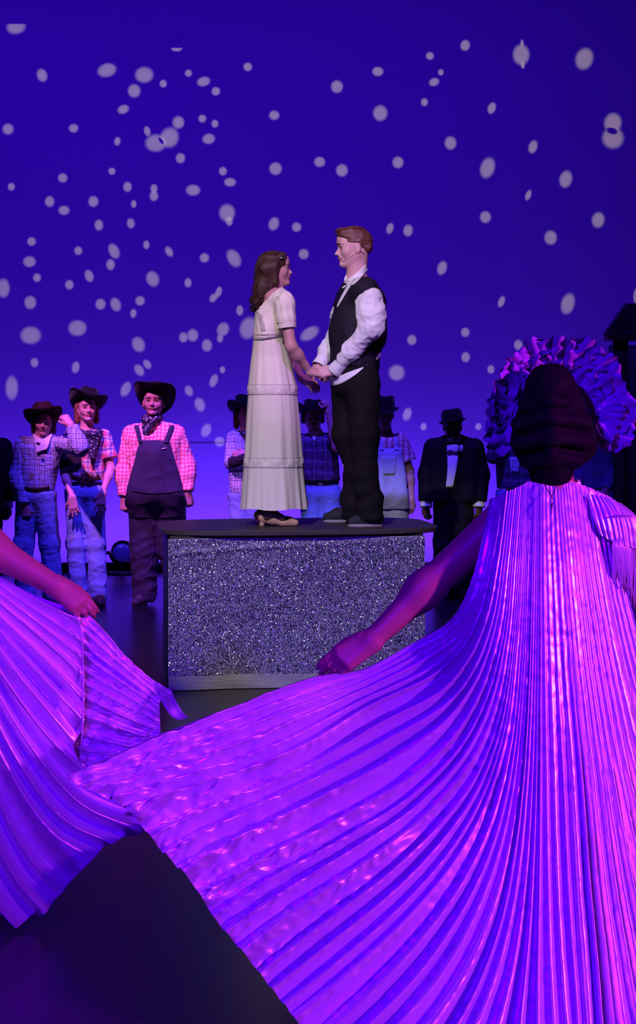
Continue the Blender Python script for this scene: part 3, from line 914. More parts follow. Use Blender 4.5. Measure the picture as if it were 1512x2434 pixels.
# ---------------------------------------------------------------- the woman in the cream dress
def bride():
    D0 = 8.43
    J = lambda x, y, dy=0.0: W(x, y, D0 + dy)
    b = J(645, 1248); b[2] = PT
    r = root('person', b, 'person in cream lace-trimmed dress holding hands on the sequin platform', 'person')
    mdress = mat('cream_cotton', (0.78, 0.70, 0.60), 0.8, bump=0.12, bscale=220, spec=0.2)
    Rh = facing(99, 3)
    hd = Head(J(653, 640), 0.212, Rh, neck=J(652, 704, .02), neck_r=.048, nose=.85, jaw=.9, wide=.95)
    shN, shF = J(676, 716, -.14), J(648, 716, .17)
    elN, wrN = J(691, 822, -.17), J(737, 884, -.06)
    elF, wrF = J(690, 825, .20), J(716, 898, .10)
    body = hd.prims()
    body += [cone(J(650, 712, .02), J(642, 800, .02), .080, .068, .04, .62), cone(shN, shF, .036, .036, .03),
             cone(J(642, 800, .02), J(642, 890, .03), .06, .07, .04, .8)]
    body += arm(shN, elN, wrN, .037, .034, .021) + arm(shF, elF, wrF, .036, .032, .021)
    body += hand(wrN, (1, -.05, -.12), (0, -.6, .8), .165, (32, 34, 36, 38), 3, -1, 15, 30)
    body += hand(wrF, (.9, -.05, -.55), (.35, -.75, .45), .165, (18, 20, 24, 30), 4, -1, 15, 35)
    for s in (-1, 1):
        body += leg(J(640, 905, .03 + .055 * s), J(640, 1060, .02 + .07 * s), J(638 + 4 * s, 1228, .02 + .10 * s), .055, .045, .036)
    bo = solid('body', body, .0052, M_SKIN2, r)
    hd.features(bo, M_SKIN2, (0.04, 0.02, 0.015), (0.03, 0.012, 0.01), (0.50, 0.10, 0.13))
    # bodice
    q = [cone(J(656, 716, .02), J(638, 797, .02), .092, .080, .05, .66), cone(J(668, 712, -.12), J(650, 712, .15), .040, .040, .04),
         cone(J(630, 745, .02), J(636, 797, .02), .060, .078, .04, .62)]
    for s in (-1, 1): q.append(ell(J(682, 764, .02 + .075 * s), (.052, .055, .055), k=.05))
    q += [cut(J(640, 716), (W(612, 742, D0) - W(668, 684, D0))[[2, 1, 0]] * np.array([1, 0, -1]) * -1), cut(J(640, 799), (0, 0, -1))]
    # keep the part below/right of the neckline
    nl = W(668, 682, D0) - W(608, 740, D0); nl = np.array([-nl[2], 0, nl[0]])
    q[-2] = cut(W(640, 711, D0), nl)
    bod = solid('bodice', q, .0055, mdress, r, post=lambda V, Q: folds(V, Q, .0025, 60, 4, (1, 1, .5)))
    for nm, s, sh, el in (('sleeve', -1, shN, elN), ('sleeve', 1, shF, elF)):
        c = J(677, 727, -.145) if s < 0 else J(655, 727, .175)
        c2 = J(680, 758, -.155) if s < 0 else J(662, 758, .185)
        q = [ell(c, (.062, .066, .088), k=.03), ell(c2, (.056, .058, .06), k=.03), cone(c2, c2 + np.array([.004, 0, -.07]), .05, .047, .02), cut(J(680, 776), (-.12, 0, -1))]
        sl = solid(nm, q, .0055, mdress, r, post=lambda V, Q: folds(V, Q, .0045, 48, 8, (1.4, 1.4, .55)))
        e = c2 + np.array([.006, 0, -.040])
        V = [e + np.array([.056 * math.cos(a), .058 * math.sin(a), dz + .006 * math.cos(a)]) for dz in (-.014, -.007, .007, .014) for a in np.linspace(0, 6.283, 40, endpoint=False)]
        obj('lace_band', V, grid_faces(40, 4, True), lace_mat(), sl)
    # waist band, back lacing
    wb = [J(637, 795, .02) + np.array([k * .0905 * math.cos(a), k * .132 * math.sin(a), dz + .010 * math.cos(a)]) for dz, k in ((-.034, .90), (-.028, .97), (-.02, 1.0), (.016, 1.0), (.022, .97)) for a in np.linspace(0, 6.283, 60, endpoint=False)]
    obj('waist_lace', wb, grid_faces(60, 5, True), lace_mat(), r)
    tb = bvh_of(bod)
    drape('lacing_strip', [(612, 738), (617, 765), (621, 788)], [(622, 738), (627, 765), (632, 786)], tb, .003, lace_mat(), bod, 5, 16, D=D0)
    for i in range(9):
        y = 742 + i * 5.2
        obj('lace_loop', *tube([J(612 + i * .9, y, -.118), J(617 + i * .9, y - 1.5, -.124), J(624 + i * .9, y, -.128)], .0016, 5), M_WHITE, bod)
    # skirt: three gathered tiers
    rows = 150; n = 168
    yk = [790, 804, 830, 870, 918, 938, 1000, 1090, 1108, 1160, 1207]
    xl = [602.5, 601.5, 599, 594, 589, 588, 583, 578, 577, 573, 569.5]
    xr = [671.5, 675, 683, 695, 707, 708, 714, 720, 722, 728, 733.5]
    rs = np.random.default_rng(5)
    ph = rs.uniform(0, 6.28, 12); th = np.linspace(0, 2 * math.pi, n, endpoint=False)
    def fold(th, seed_shift, m):
        w = np.cos(m * th + ph[seed_shift] + 1.1 * np.sin(2 * th + ph[seed_shift + 1])) + .6 * np.cos((m * 2 - 3) * th + ph[seed_shift + 2])
        return w / 1.6
    def ring(y, grow=0.0, hem=0.0):
        a, c = np.interp(y, yk, xl), np.interp(y, yk, xr)
        p = J((a + c) / 2, y, .03); rx = (c - a) / 2 * D0 / FPX
        ry = max(.12, rx * 1.02)
        if y < 928: t, A, sh, m = max(0, y - 798) / 130, .030, 0, 11
        elif y < 1099: t, A, sh, m = (y - 928) / 171, .034, 3, 10
        else: t, A, sh, m = (y - 1099) / 108, .040, 6, 12
        f = fold(th, sh, m) * A * (t ** .7 * .9 + .1) + fold(th, 9, 5) * .035 * (y - 798) / 409 + .007 * np.cos(37 * th + 2 * np.sin(3 * th)) * math.exp(-3.0 * t) * min(1, t * 30)
        hh = .004 * np.sin(5 * th) * hem
        return [p + np.array([(rx * (1 + ff - .02) + grow) * math.cos(x), (ry * (1 + ff) + grow) * math.sin(x), z]) for x, ff, z in zip(th, f, hh)]
    V = []
    for i in range(rows):
        V += ring(yk[0] + (yk[-1] - yk[0]) * i / (rows - 1), 0.0, (i / (rows - 1)) ** 6)
    sk = obj('skirt', V, grid_faces(n, rows, True)[:, ::-1], mdress, r)
    for y0 in (927, 1098):
        V = []
        for y, g in ((y0 - 11, .001), (y0 - 9, .004), (y0 - 4, .003), (y0, .0045), (y0 + 4, .003), (y0 + 9, .004), (y0 + 11, .001)): V += ring(y, g)
        lb = obj('lace_band', V, grid_faces(n, 7, True)[:, ::-1], lace_mat(), sk)
        for y in (y0 - 11, y0 + 11):
            P = ring(y, .002)
            obj('cord_edge', *tube(P + P[:1], .0022, 5), mat('cord', (.50, .40, .37), .8), sk)
    # tights and heeled shoes
    mt, ms = mat('brown_tights', (0.06, 0.025, 0.02), 0.6), mat('tan_leather', (0.52, 0.32, 0.18), 0.4)
    for s in (-1, 1):
        dy = .02 + .10 * s; o = 5 * s
        q = leg(J(640, 1160, dy), J(640, 1180, dy), J(632 - o, 1226, dy), .062, .058, .040) + [cone(J(632 - o, 1222, dy), J(664 - o, 1232, dy), .039, .026, .02)]
        solid('tights', q, .007, mt, r)
        Z = lambda x, up, d2=0: np.array([J(x - o, 1240, dy + d2)[0], D0 + dy + d2, PT + up])
        q = [cone(Z(620, .052), Z(640, .046), .031, .030, .02), cone(Z(640, .042), Z(672, .030), .031, .030, .02), cone(Z(672, .027), Z(697, .021), .032, .021, .02),
             cone(Z(668, .075), Z(655, .12), .05, .05, .01, 1.0, '-'), cut(Z(650, .003), (0, 0, -1))]
        so = solid('shoe', q, .005, ms, r)
        solid('heel', [cone(Z(620, .045), Z(618, .010), .020, .013, .01), cone(Z(618, .02), Z(617.5, .004), .012, .015, .01), cut(Z(618, .001), (0, 0, -1))], .004, ms, so)
    # long curled hair
    mh = mat('dark_brown_hair', (0.050, 0.020, 0.015), 0.55, spec=0.3, bump=0.35, bscale=120, stretch=(1, 1, .12), vary=.5)
    p = hd.p
    q = [ell(p(0, -.06, .13), np.array([.355, .45, .395]) * hd.H, Rh, .02), cone(p(-.2, -.26, .0), J(628, 690, -.04), .045, .042, .04), cone(p(.2, -.26, .0), J(630, 690, .07), .045, .042, .04),
         cone(J(624, 680, -.04), J(611, 722, -.04), .046, .024, .04), cone(J(628, 680, .06), J(615, 722, .05), .044, .024, .04),
         cone(p(.33, -.02, .12), p(.33, -.06, -.40), .020, .024, .03), cone(p(-.33, -.02, .12), p(-.33, -.06, -.35), .020, .02, .03),
         cone(p(-.22, .22, .36), p(.22, .22, .36), .10 * hd.H, .10 * hd.H, .03),
         ell(p(0, .50, -.14), np.array([.52, .27, .40]) * hd.H, Rh, .015, '-')]
    hair = solid('hair', q, .0055, mh, r, post=lambda V, Q: folds(V, Q, .005, 70, 12, (1, 1, .35)))
    parts = []
    rs = np.random.default_rng(3)
    for i in range(210):
        side = rs.uniform(-1, 1); lat = side * .36
        back = -.44 * math.sqrt(max(0, 1 - side * side)) * rs.uniform(.5, 1.0)
        P0 = p(lat * .55, back * .4 + .12, .47 - .12 * abs(side)); P1 = p(lat * 1.06, back - .05, rs.uniform(.0, .2)); dy = -side * .085
        P2 = J(617 + rs.uniform(-16, 20) + 12 * abs(side), 690 + rs.uniform(-8, 8), dy + .01); P3 = J(606 + rs.uniform(-10, 17), rs.uniform(706, 746), dy * .8 + .01)
        c = catmull([P0, P1, (P1 + P2) / 2 + np.array([-.008, 0, 0]), P2, P3], 26)
        t = np.linspace(0, 1, 26); w = .018 * t ** 1.1
        f = rs.uniform(11, 17); a0 = rs.uniform(0, 6.28)
        c = c + np.stack([w * np.sin(f * t + a0), w * np.cos(f * t + a0), 0 * t], 1)
        parts.append(tube(c, rs.uniform(.0032, .0062) * (1 - .6 * t ** 4), 6))
    obj('hair_locks', *join(parts), mh, hair)
    obj('hair_clip', *tube([p(.37, .10, .26), p(.385, .16, .285), p(.37, .23, .29)], [.004, .006, .003], 6), mat('silver_clip', (.8, .8, .82), .25, 1.0), hair)
    obj('earring', *tube([p(.35, -.02, -.16), p(.36, -.02, -.22)], .003, 5), MATS['silver_clip'], bo)
bride()

# ---------------------------------------------------------------- the man in the dark waistcoat
def groom():
    D0 = 8.45
    J = lambda x, y, dy=0.0: W(x, y, D0 + dy)
    b = J(860, 1246); b[2] = PT
    r = root('person', b, 'person in dark waistcoat and white shirt with short red-brown hair on the platform', 'person')
    Rh = facing(-82, -5)
    hd = Head(J(841, 590), 0.232, Rh, neck=J(846, 674, .02), neck_r=.060, nose=1.0, jaw=1.15)
    shN, shF = J(878, 716, -.185), J(838, 706, .19)
    elN, wrN = J(884, 778, -.22), J(797, 880, -.09)
    elF, wrF = J(806, 792, .22), J(760, 868, .12)
    body = hd.prims()
    body += [cone(J(852, 705, .02), J(848, 800, .02), .11, .11, .05, .75), cone(shN, shF, .05, .05, .04), cone(J(848, 800), J(848, 890), .105, .10, .05, .75)]
    body += arm(shN, elN, wrN, .05, .042, .027) + arm(shF, elF, wrF, .05, .042, .027)
    body += hand(wrN, (-1, .02, -.16), (.05, -.8, .45), .185, (42, 46, 50, 54), 2, 1, 22, 25)
    body += hand(wrF, (-.62, -.1, -.75), (-.5, -.5, .45), .18, (30, 34, 38, 44), 3, 1, 20, 30)
    body += leg(J(862, 915, -.06), J(866, 1040, -.08), J(878, 1215, -.08), .06, .045, .035) + leg(J(830, 915, .09), J(828, 1040, .10), J(842, 1200, .10), .06, .045, .035)
    bo = solid('body', body, .0052, M_SKIN, r)
    hd.features(bo, M_SKIN, (0.06, 0.05, 0.04), (0.10, 0.035, 0.025), (0.52, 0.20, 0.18))
    # shirt
    mshirt = M_WHITE
    q = [cone(J(852, 706, .02), J(847, 800, .02), .128, .130, .06, .74), cone(J(847, 800, .02), J(848, 885, .02), .128, .138, .06, .76),
         cone(J(868, 702, -.15), J(838, 702, .16), .062, .062, .05), cut(J(850, 850), (-.28, 0, -1)), cut(J(846, 662), (-.62, 0, 1))]
    shirt = solid('shirt', q, .007, mshirt, r)
    def sleeve(sh, el, wr, s):
        mid = sh * .45 + el * .55
        q = [cone(sh, mid, .083, .080, .04), cone(mid, el, .080, .066, .04), cone(el, el * .45 + wr * .55, .066, .056, .03), cone(el * .45 + wr * .55, el * .1 + wr * .9, .055, .040, .03),
             cut(wr + unit(el - wr) * .02, wr - el)]
        def f(V, Q):
            V = folds(V, Q, .006, 30, 21 + s, (1, 1, .7))
            return folds(V, Q, .003, 75, 31 + s, (1, 1, 1))
        so = solid('sleeve', q, .0065, mshirt, r, post=f)
        d = unit(wr - el); u = unit(np.cross(d, (0, 1, 0.2))); v = np.cross(d, u)
        V = []
        for t, rr in ((-.05, .044), (-.02, .045), (.012, .049), (.016, .047), (-.01, .041)):
            V += [wr + d * (t - .004) + rr * ((math.cos(a) * u * 1.0) + math.sin(a) * v) for a in np.linspace(0, 6.283, 28, endpoint=False)]
        obj('cuff', V, grid_faces(28, 5, True), mshirt, so)
    sleeve(shN, elN, wrN, 0); sleeve(shF, elF, wrF, 1)
    # waistcoat
    mv = mat('dark_waistcoat', (0.012, 0.008, 0.018), 0.75, spec=0.25, bump=0.15, bscale=200)
    q = [cone(J(853, 722, .02), J(848, 790, .02), .148, .156, .06, .82), cone(J(848, 790, .02), J(844, 862, .02), .156, .152, .06, .84),
         cone(J(868, 692, -.150), J(850, 690, .13), .086, .075, .05), cone(J(888, 720, -.03), J(886, 800, -.03), .075, .075, .05),
         cut(J(846, 874), (-.28, 0, -1)), cut(J(850, 662), (-.62, 0, 1))]
    vest = solid('waistcoat', q, .0065, mv, r, post=lambda V, Q: folds(V, Q, .003, 35, 5))
    tv = bvh_of(vest)
    # shirt front, collar, tie
    drape('shirt_front', [(820, 670), (804, 696), (797, 716)], [(838, 672), (822, 698), (802, 732)], tv, .006, mshirt, shirt, 8, 16, D=D0)
    drape('tie', [(818, 668), (806, 688), (796, 712), (791, 726)], [(829, 672), (817, 692), (806, 712), (797, 732)], tv, .014, mat('black_tie', (.006, .005, .008), .5), r, 6, 18, thick=.008, D=D0)
    tb = bvh_of(bo, shirt, vest)
    drape('collar', [(869, 629), (848, 648), (833, 659), (824, 663)], [(875, 642), (858, 660), (841, 676), (833, 679)], tb, .010, mshirt, shirt, 7, 18, thick=.006, D=D0)
    drape('collar', [(823, 652), (820, 658), (817, 666)], [(826, 664), (824, 668), (820, 672)], tb, .006, mshirt, shirt, 5, 8, thick=.006, D=D0)
    # trousers
    mtr = mat('black_trousers', (0.008, 0.006, 0.008), 0.85, spec=0.15, bump=0.3, bscale=40, vary=.5)
    q = [cone(J(845, 868, .02), J(845, 905, .02), .140, .142, .05, .85)]
    q += [cone(J(862, 910, -.07), J(866, 1035, -.08), .105, .088, .04, .9), cone(J(866, 1035, -.08), J(868, 1120, -.08), .088, .076, .04), cone(J(868, 1120, -.08), J(880, 1215, -.08), .076, .082, .04), cone(J(880, 1200, -.08), J(879, 1228, -.08), .084, .078, .03)]
    q += [cone(J(828, 910, .09), J(826, 1030, .10), .108, .090, .04, .9), cone(J(826, 1030, .10), J(848, 1130, .10), .090, .070, .04), cone(J(848, 1130, .10), J(840, 1200, .10), .070, .074, .04), cone(J(838, 1195, .10), J(842, 1214, .10), .074, .074, .03)]
    q += [cut(J(880, 1232), (0, 0, -1))]
    def tf(V, Q):
        am = lambda V: .005 + .014 * np.clip((1.35 - V[:, 2]) / .4, 0, 1)
        V = folds(V, Q, am, 20, 14, (.8, .8, 1.7), False); return folds(V, Q, .0015, 50, 15, (1, 1, 1.3), False)
    tr = solid('trousers', q, .0068, mtr, r, post=tf)
    tt = bvh_of(vest, tr, shirt)
    drape('shirt_tail', [(783, 893), (800, 896), (830, 884), (864, 872)], [(789, 917), (806, 914), (838, 896), (864, 875)], tt, .010, mshirt, shirt, 7, 18, D=D0)
    drape('shirt_tail', [(903, 838), (899, 845), (895, 852)], [(906, 840), (905, 848), (896, 856)], tt, .010, mshirt, shirt, 4, 8, D=D0)
    obj('belt_stud', *tube([J(872, 867, -.165), J(874, 867, -.168)], .004, 6), M_BUCKLE, tr)
    mshoe, msole = mat('dark_suede', (.014, .012, .018), .8), mat('grey_sole', (.30, .26, .26), .7)
    for hx, tx, dy in ((909, 826, -.08), (846, 768, .26)):
        h = J(hx, 1245, dy); h[2] = PT; t = J(tx, 1245, dy - .03); t[2] = PT
        shoe(h, t, .092, .085, mshoe, r, msole)
    # hair: short sides, swept top
    mh = mat('auburn_hair', (0.13, 0.040, 0.030), 0.45, spec=0.5, bump=0.4, bscale=150, stretch=(.3, 1, 1), vary=.4)
    p, H = hd.p, hd.H
    q = [ell(p(0, -.09, .16), np.array([.345, .425, .375]) * H, Rh, .02), ell(p(0, .06, .40), np.array([.27, .34, .17]) * H, Rh, .03), cone(p(-.15, .30, .38), p(.15, .30, .38), .10 * H, .10 * H, .03),
         cone(p(-.2, -.36, -.05), p(.2, -.36, -.05), .09 * H, .09 * H, .03),
         ell(p(0, .56, .0), np.array([.6, .34, .34]) * H, Rh, .02, '-'), ell(p(0, .16, -.22), np.array([.6, .42, .30]) * H, Rh, .02, '-'), ell(p(0, -.1, -.48), np.array([.6, .5, .28]) * H, Rh, .02, '-')]
    hair = solid('hair', q, .0055, mh, r, post=lambda V, Q: folds(V, Q, .003, 110, 9, (.5, 1, 1)))
    parts = []; rs = np.random.default_rng(8)
    for i in range(70):
        x = rs.uniform(-.27, .27); y0 = rs.uniform(-.25, .25)
        c = [p(x, y0, .50 - .5 * x * x), p(x * 1.05 + rs.uniform(-.03, .03), y0 + .12, .545 - .6 * x * x), p(x * 1.1, y0 + .22, .50 - .7 * x * x - .12 * max(0, y0))]
        parts.append(tube(catmull(c, 8), np.array([.3, .7, 1, 1, 1, .9, .7, .3]) * .004, 5))
    obj('hair_tufts', *join(parts), mh, hair)
    # headset microphone
    mm = mat('mic_wire', (.62, .40, .32), .5)
    mic = obj('microphone', *tube(catmull([p(-.37, -.10, -.10), p(-.36, -.20, -.13), p(-.33, -.26, -.22), p(-.30, -.22, -.32)], 14), .0022, 6), mm, r)
    obj('mic_boom', *tube(catmull([p(-.37, -.08, -.10), p(-.355, .05, -.17), p(-.29, .22, -.24), p(-.20, .33, -.29)], 14), .0011, 6), mm, mic)
    obj('mic_tip', *tube([p(-.20, .33, -.29), p(-.165, .355, -.305)], .0035, 6), M_WHITE, mic)
groom()

# ---------------------------------------------------------------- the chorus in front of the back cloth
def chorus(label, D, head, yaw=0, pitch=0, H=.225, skin=None, neck=None, sh=None, el=None, wr=None, hands=None, hip=None, knee=None, ank=None,
           waist=None, shirt=None, sleeve=('long', 'long'), rt=.105, belly=0, pants=None, pant_r=(.098, .072, .078), arm_r=(.046, .038, .025), sleeve_r=(.062, .056, .045),
           hat=None, hair=None, shoes=None, brow=(.02, .012, .01), lip=(.42, .13, .13), toes=(0, 0), shirt_bottom=None, pants_top=None, crease=.005, roll=0, seed=1, h=.0075, wide=1.0):
    s = FPX / D
    J = lambda p, dy=0.0: W(p[0], p[1], D + dy + (p[2] if len(p) > 2 else 0))
    base = W((hip[0][0] + hip[1][0]) / 2, 0, D); base[2] = 0
    r = root('person', base, label, 'person', 'chorus behind the couple')
    R = facing(yaw, pitch, roll)
    nk = J(neck) if neck else J(((sh[0][0] + sh[1][0]) / 2, (sh[0][1] + sh[1][1]) / 2 - 6))
    hd = Head(J(head), H, R, neck=nk, neck_r=.053, wide=wide)
    S, E, Wr = [J(p) for p in sh], [J(p) for p in el], [J(p) for p in wr]
    Hp, K, A = [J(p) for p in hip], [J(p) for p in knee], [J(p) for p in ank]
    body = hd.prims()
    body += [cone(S[0], S[1], arm_r[0] * .9, arm_r[0] * .9, .03), cone((S[0] + S[1]) / 2, (Hp[0] + Hp[1]) / 2, .080, .075, .05, 1.1)]
    for i in range(2):
        body += arm(S[i], E[i], Wr[i], *arm_r) + leg(Hp[i], K[i], A[i], .06, .05, .035)
        hs = hands[i]
        body += hand(Wr[i], hs.get('d', Wr[i] - E[i]), hs.get('n', (0, -1, .1)), hs.get('size', .175), hs.get('curl', (28, 30, 32, 34)), hs.get('spread', 4), hs.get('thumb', 1 if i else -1), hs.get('tcurl', 20), hs.get('tout', 35))
    bo = solid('body', body, .0062, skin or M_SKIN, r)
    hd.features(bo, skin or M_SKIN, (.03, .02, .015), brow, lip)
    # shirt
    zb = J((0, shirt_bottom))[2] if shirt_bottom else min(Hp[0][2], Hp[1][2]) + .05
    q = []
    inn = unit(S[1] - S[0]) * .05
    for i, sg in ((0, 1), (1, -1)):
        q.append(cone(S[i] + inn * sg * 1.3 + np.array([0, .0, -.05]), Hp[i] + np.array([0, 0, .08]) + inn * sg * .2, rt, rt * 1.0 + belly * .3, .06, 1.0))
        q.append(cone(nk + np.array([0, 0, -.03]), S[i] + np.array([0, 0, -.015]), .05, sleeve_r[0] * .92, .04))
    q.append(ell(nk + np.array([0, -.005, -.022]), (.086, .080, .055), k=.03))
    if belly: q.append(ell((Hp[0] + Hp[1]) / 2 + np.array([0, -.03, .17]), (.15 + belly, .13 + belly, .17), k=.08))
    q.append(cut((0, 0, zb), (0, 0, -1)))
    def f(V, Q): return folds(folds(V, Q, crease, 24, seed, (1, 1, .8)), Q, crease * .5, 60, seed + 1)
    sh_o = solid('shirt', q, h, shirt, r, post=f)
    for i in range(2):
        kind = sleeve[i] if isinstance(sleeve, tuple) else sleeve
        if kind == 'long':
            q = arm(S[i], E[i], Wr[i], sleeve_r[0], sleeve_r[1], sleeve_r[2], 0, .03) + [cut(Wr[i] - unit(Wr[i] - E[i]) * .015, Wr[i] - E[i])]
        else:
            m = S[i] * .30 + E[i] * .70
            q = [cone(S[i], m, sleeve_r[0], sleeve_r[1] * 1.15, .03), cut(m, E[i] - S[i])]
        solid('sleeve', q, h, shirt, r, post=f)
    # trousers
    q = [cone(Hp[0] + np.array([0, 0, .03]), Hp[1] + np.array([0, 0, .03]), rt * .98, rt * .98, .05)]
    for i in range(2):
        q += [cone(Hp[i], K[i], pant_r[0], pant_r[1], .035), cone(K[i], A[i] + np.array([0, 0, -.03]), pant_r[1], pant_r[2], .035)]
    zt = J((0, pants_top))[2] if pants_top else zb + .02
    q += [cut((0, 0, zt), (0, 0, 1)), cut((0, 0, min(A[0][2], A[1][2]) - .07), (0, 0, -1))]
    am = lambda V: .003 + .006 * np.clip((.7 - V[:, 2]) / .6, 0, 1)
    pt = solid('trousers', q, h, pants or M_JEANS, r, post=lambda V, Q: folds(folds(V, Q, am, 22, seed + 2, (1, 1, 1.1)), Q, .002, 60, seed + 3))
    for i in range(2):
        hl = A[i].copy(); hl[2] = 0; hl[1] += .05
        if abs(A[i][2]) < .25:
            t = hl + np.array([toes[i], -.27, 0]); shoe(hl, t, .095, .10, shoes or M_BOOT, r, mat('dark_sole', (.02, .015, .015), .7))
    if hat:
        hat = dict(hat)
        Rt = R @ np.array(Matrix.Rotation(math.radians(hat.pop('tilt', 0)), 3, 'X')) @ np.array(Matrix.Rotation(math.radians(hat.pop('lean', 0)), 3, 'Y'))
        cowboy_hat(hd.p(*hat.pop('at', (0, -.04, .30))), Rt, hat.pop('mat', M_HATBLK), r, **hat)
    if hair:
        hm = mat('hair_%s' % label[:24], hair[0], .5, bump=.4, bscale=80, stretch=(1, 1, .2))
        q = [ell(hd.p(0, -.12, .16), np.array([.36, .42, .36]) * H, R, .02)]
        for sx in (-1, 1):
            if hair[1]: q.append(cone(hd.p(sx * .33, -.12, .05), hd.p(sx * .36, -.1, -hair[1]), .03, .024, .03))
        q += [ell(hd.p(0, .46, -.1), np.array([.5, .30, .42]) * H, R, .02, '-')]
        solid('hair', q, .008, hm, r, post=lambda V, Q: folds(V, Q, .004, 80, 3, (1, 1, .3)))
    return dict(r=r, hd=hd, bo=bo, shirt=sh_o, pants=pt, J=J, D=D, nk=nk, R=R, S=S, E=E, W=Wr)

m_blue_check = plaid('blue_check', (.52, .56, .80), (.30, .34, .66), (.30, .34, .66), .040, .45, .45, line=(.02, .02, .10), lw=.12)
m_red_plaid = plaid('red_plaid', (.80, .70, .76), (.55, .04, .10), (.55, .04, .12), .085, .42, .42, line=(.10, .12, .40), lw=.10)
m_gingham = plaid('red_gingham', (.92, .70, .74), (.80, .04, .12), (.80, .04, .12), .030, .5, .5)
m_pale_plaid = plaid('pale_blue_plaid', (.62, .68, .90), (.25, .32, .66), (.40, .46, .75), .055, .35, .35, line=(.08, .10, .35), lw=.10)
m_dark_plaid = plaid('dark_plaid', (.05, .035, .12), (.10, .06, .22), (.03, .02, .08), .09, .4, .4, line=(.20, .15, .34), lw=.07)
m_stripe = plaid('maroon_stripe', (.70, .58, .62), (.25, .02, .05), (.42, .10, .14), .045, .5, .2)
m_scarf = bandana_mat('navy_bandana', (.012, .010, .035), (.55, .52, .62))

# 1: blue check shirt, one arm up to the hat
P = chorus('person in blue checked shirt and jeans with white neckerchief raising an elbow', 11.35, (103, 1004, -.02), yaw=8, pitch=-4, H=.215, skin=M_SKIN2, neck=(102, 1044),
           sh=[(56, 1056), (136, 1052)], el=[(42, 1128, -.02), (192, 1066, -.26)], wr=[(60, 1202, -.08), (168, 1010, -.22)],
           hands=[dict(curl=(50, 55, 55, 55), d=(.15, -.1, -1)), dict(d=(-.45, .15, .55), n=(.3, -.9, .2), curl=(40, 45, 48, 50), thumb=-1)],
           hip=[(68, 1182), (104, 1182)], knee=[(56, 1292), (118, 1292)], ank=[(60, 1412), (126, 1412)], shirt=m_blue_check, sleeve=('long', 'long'), rt=.098,
           sleeve_r=(.066, .062, .050), pants=M_JEANS, pant_r=(.100, .080, .078), shirt_bottom=1164, pants_top=1168, seed=3,
           hat=dict(mat=M_HATBRN, tilt=27, lean=6, head_r=.098, brim=.098, curl=.045, crown_h=.105, at=(0, -.08, .20)), hair=((.03, .015, .012), .35))
tv = bvh_of(P['shirt'], P['pants'])
drape('belt', [(54, 1154), (85, 1158), (118, 1154)], [(55, 1166), (86, 1170), (118, 1166)], tv, .006, M_BELT, P['pants'], 4, 14, D=11.3)
m_wscarf = mat('white_neckerchief', (.72, .72, .78), .8, bump=.2, bscale=50)
tv = bvh_of(P['shirt'], P['pants'], P['bo'])
drape('neckerchief', [(78, 1030), (82, 1047), (87, 1075)], [(98, 1044), (99, 1054), (92, 1076)], tv, .020, m_wscarf, P['r'], 6, 12, D=11.25)
drape('neckerchief', [(96, 1048), (92, 1058), (88, 1076)], [(124, 1030), (118, 1050), (112, 1068)], tv, .026, m_wscarf, P['r'], 8, 12, D=11.25)
obj('scarf_knot', *tube([W(88, 1053, 11.15), W(94, 1056, 11.14)], [.012, .010], 8), mat('scarf_ring', (.02, .02, .05), .5), P['r'])

# 2: red plaid shirt, hands spread on the thighs
P = chorus('person in red plaid shirt and flared jeans with hands spread on thighs', 11.62, (207, 972, -.02), yaw=18, pitch=4, H=.225, skin=M_SKIN,
           sh=[(168, 1040), (246, 1038)], el=[(152, 1122, -.04), (264, 1112, -.02)], wr=[(172, 1182, -.17), (244, 1172, -.17)],
           hands=[dict(d=(.12, -.04, -1), n=(0, -1, .1), curl=(6, 6, 6, 8), spread=11, thumb=1, size=.185, tout=45), dict(d=(-.14, -.04, -1), n=(0, -1, .1), curl=(6, 6, 6, 8), spread=11, thumb=1, size=.185, tout=45)],
           hip=[(182, 1176), (222, 1176)], knee=[(180, 1292), (229, 1292)], ank=[(186, 1412), (234, 1412)], shirt=m_red_plaid, sleeve=('short', 'short'), rt=.098,
           arm_r=(.042, .033, .023), sleeve_r=(.062, .062, .05), pants=M_JEANS, pant_r=(.094, .074, .072), shirt_bottom=1140, pants_top=1146, seed=9, toes=(0, .05),
           hat=dict(tilt=20, lean=-14, head_r=.100, brim=.10, curl=.080, crown_h=.12, at=(0, -.07, .20)), hair=((.16, .06, .035), .45))
bandana(P['nk'] + np.array([.045, -.06, .02]), facing(14), .080, .21, m_scarf, P['r'])
tv = bvh_of(P['shirt'], P['pants'])
drape('belt', [(160, 1128), (205, 1133), (246, 1128)], [(160, 1140), (205, 1146), (246, 1140)], tv, .008, M_BELT, P['pants'], 4, 16, D=11.5)
drape('buckle', [(194, 1124), (207, 1122), (222, 1127)], [(195, 1144), (208, 1145), (222, 1143)], tv, .016, mat('bronze_buckle', (.16, .06, .05), .5), P['pants'], 6, 10, thick=.008, D=11.5)
drape('shirt_knot', [(224, 1112), (232, 1130), (246, 1146)], [(244, 1108), (250, 1126), (252, 1142)], tv, .016, m_red_plaid, P['shirt'], 6, 10, D=11.5)
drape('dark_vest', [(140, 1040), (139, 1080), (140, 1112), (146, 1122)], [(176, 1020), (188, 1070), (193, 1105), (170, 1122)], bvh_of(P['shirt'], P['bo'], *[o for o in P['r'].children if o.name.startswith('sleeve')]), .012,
      mat('dark_panel_cloth', (.012, .006, .010), .9), P['r'], 8, 18, D=11.5)  # plain dark sheet laid over one sleeve of the plaid shirt

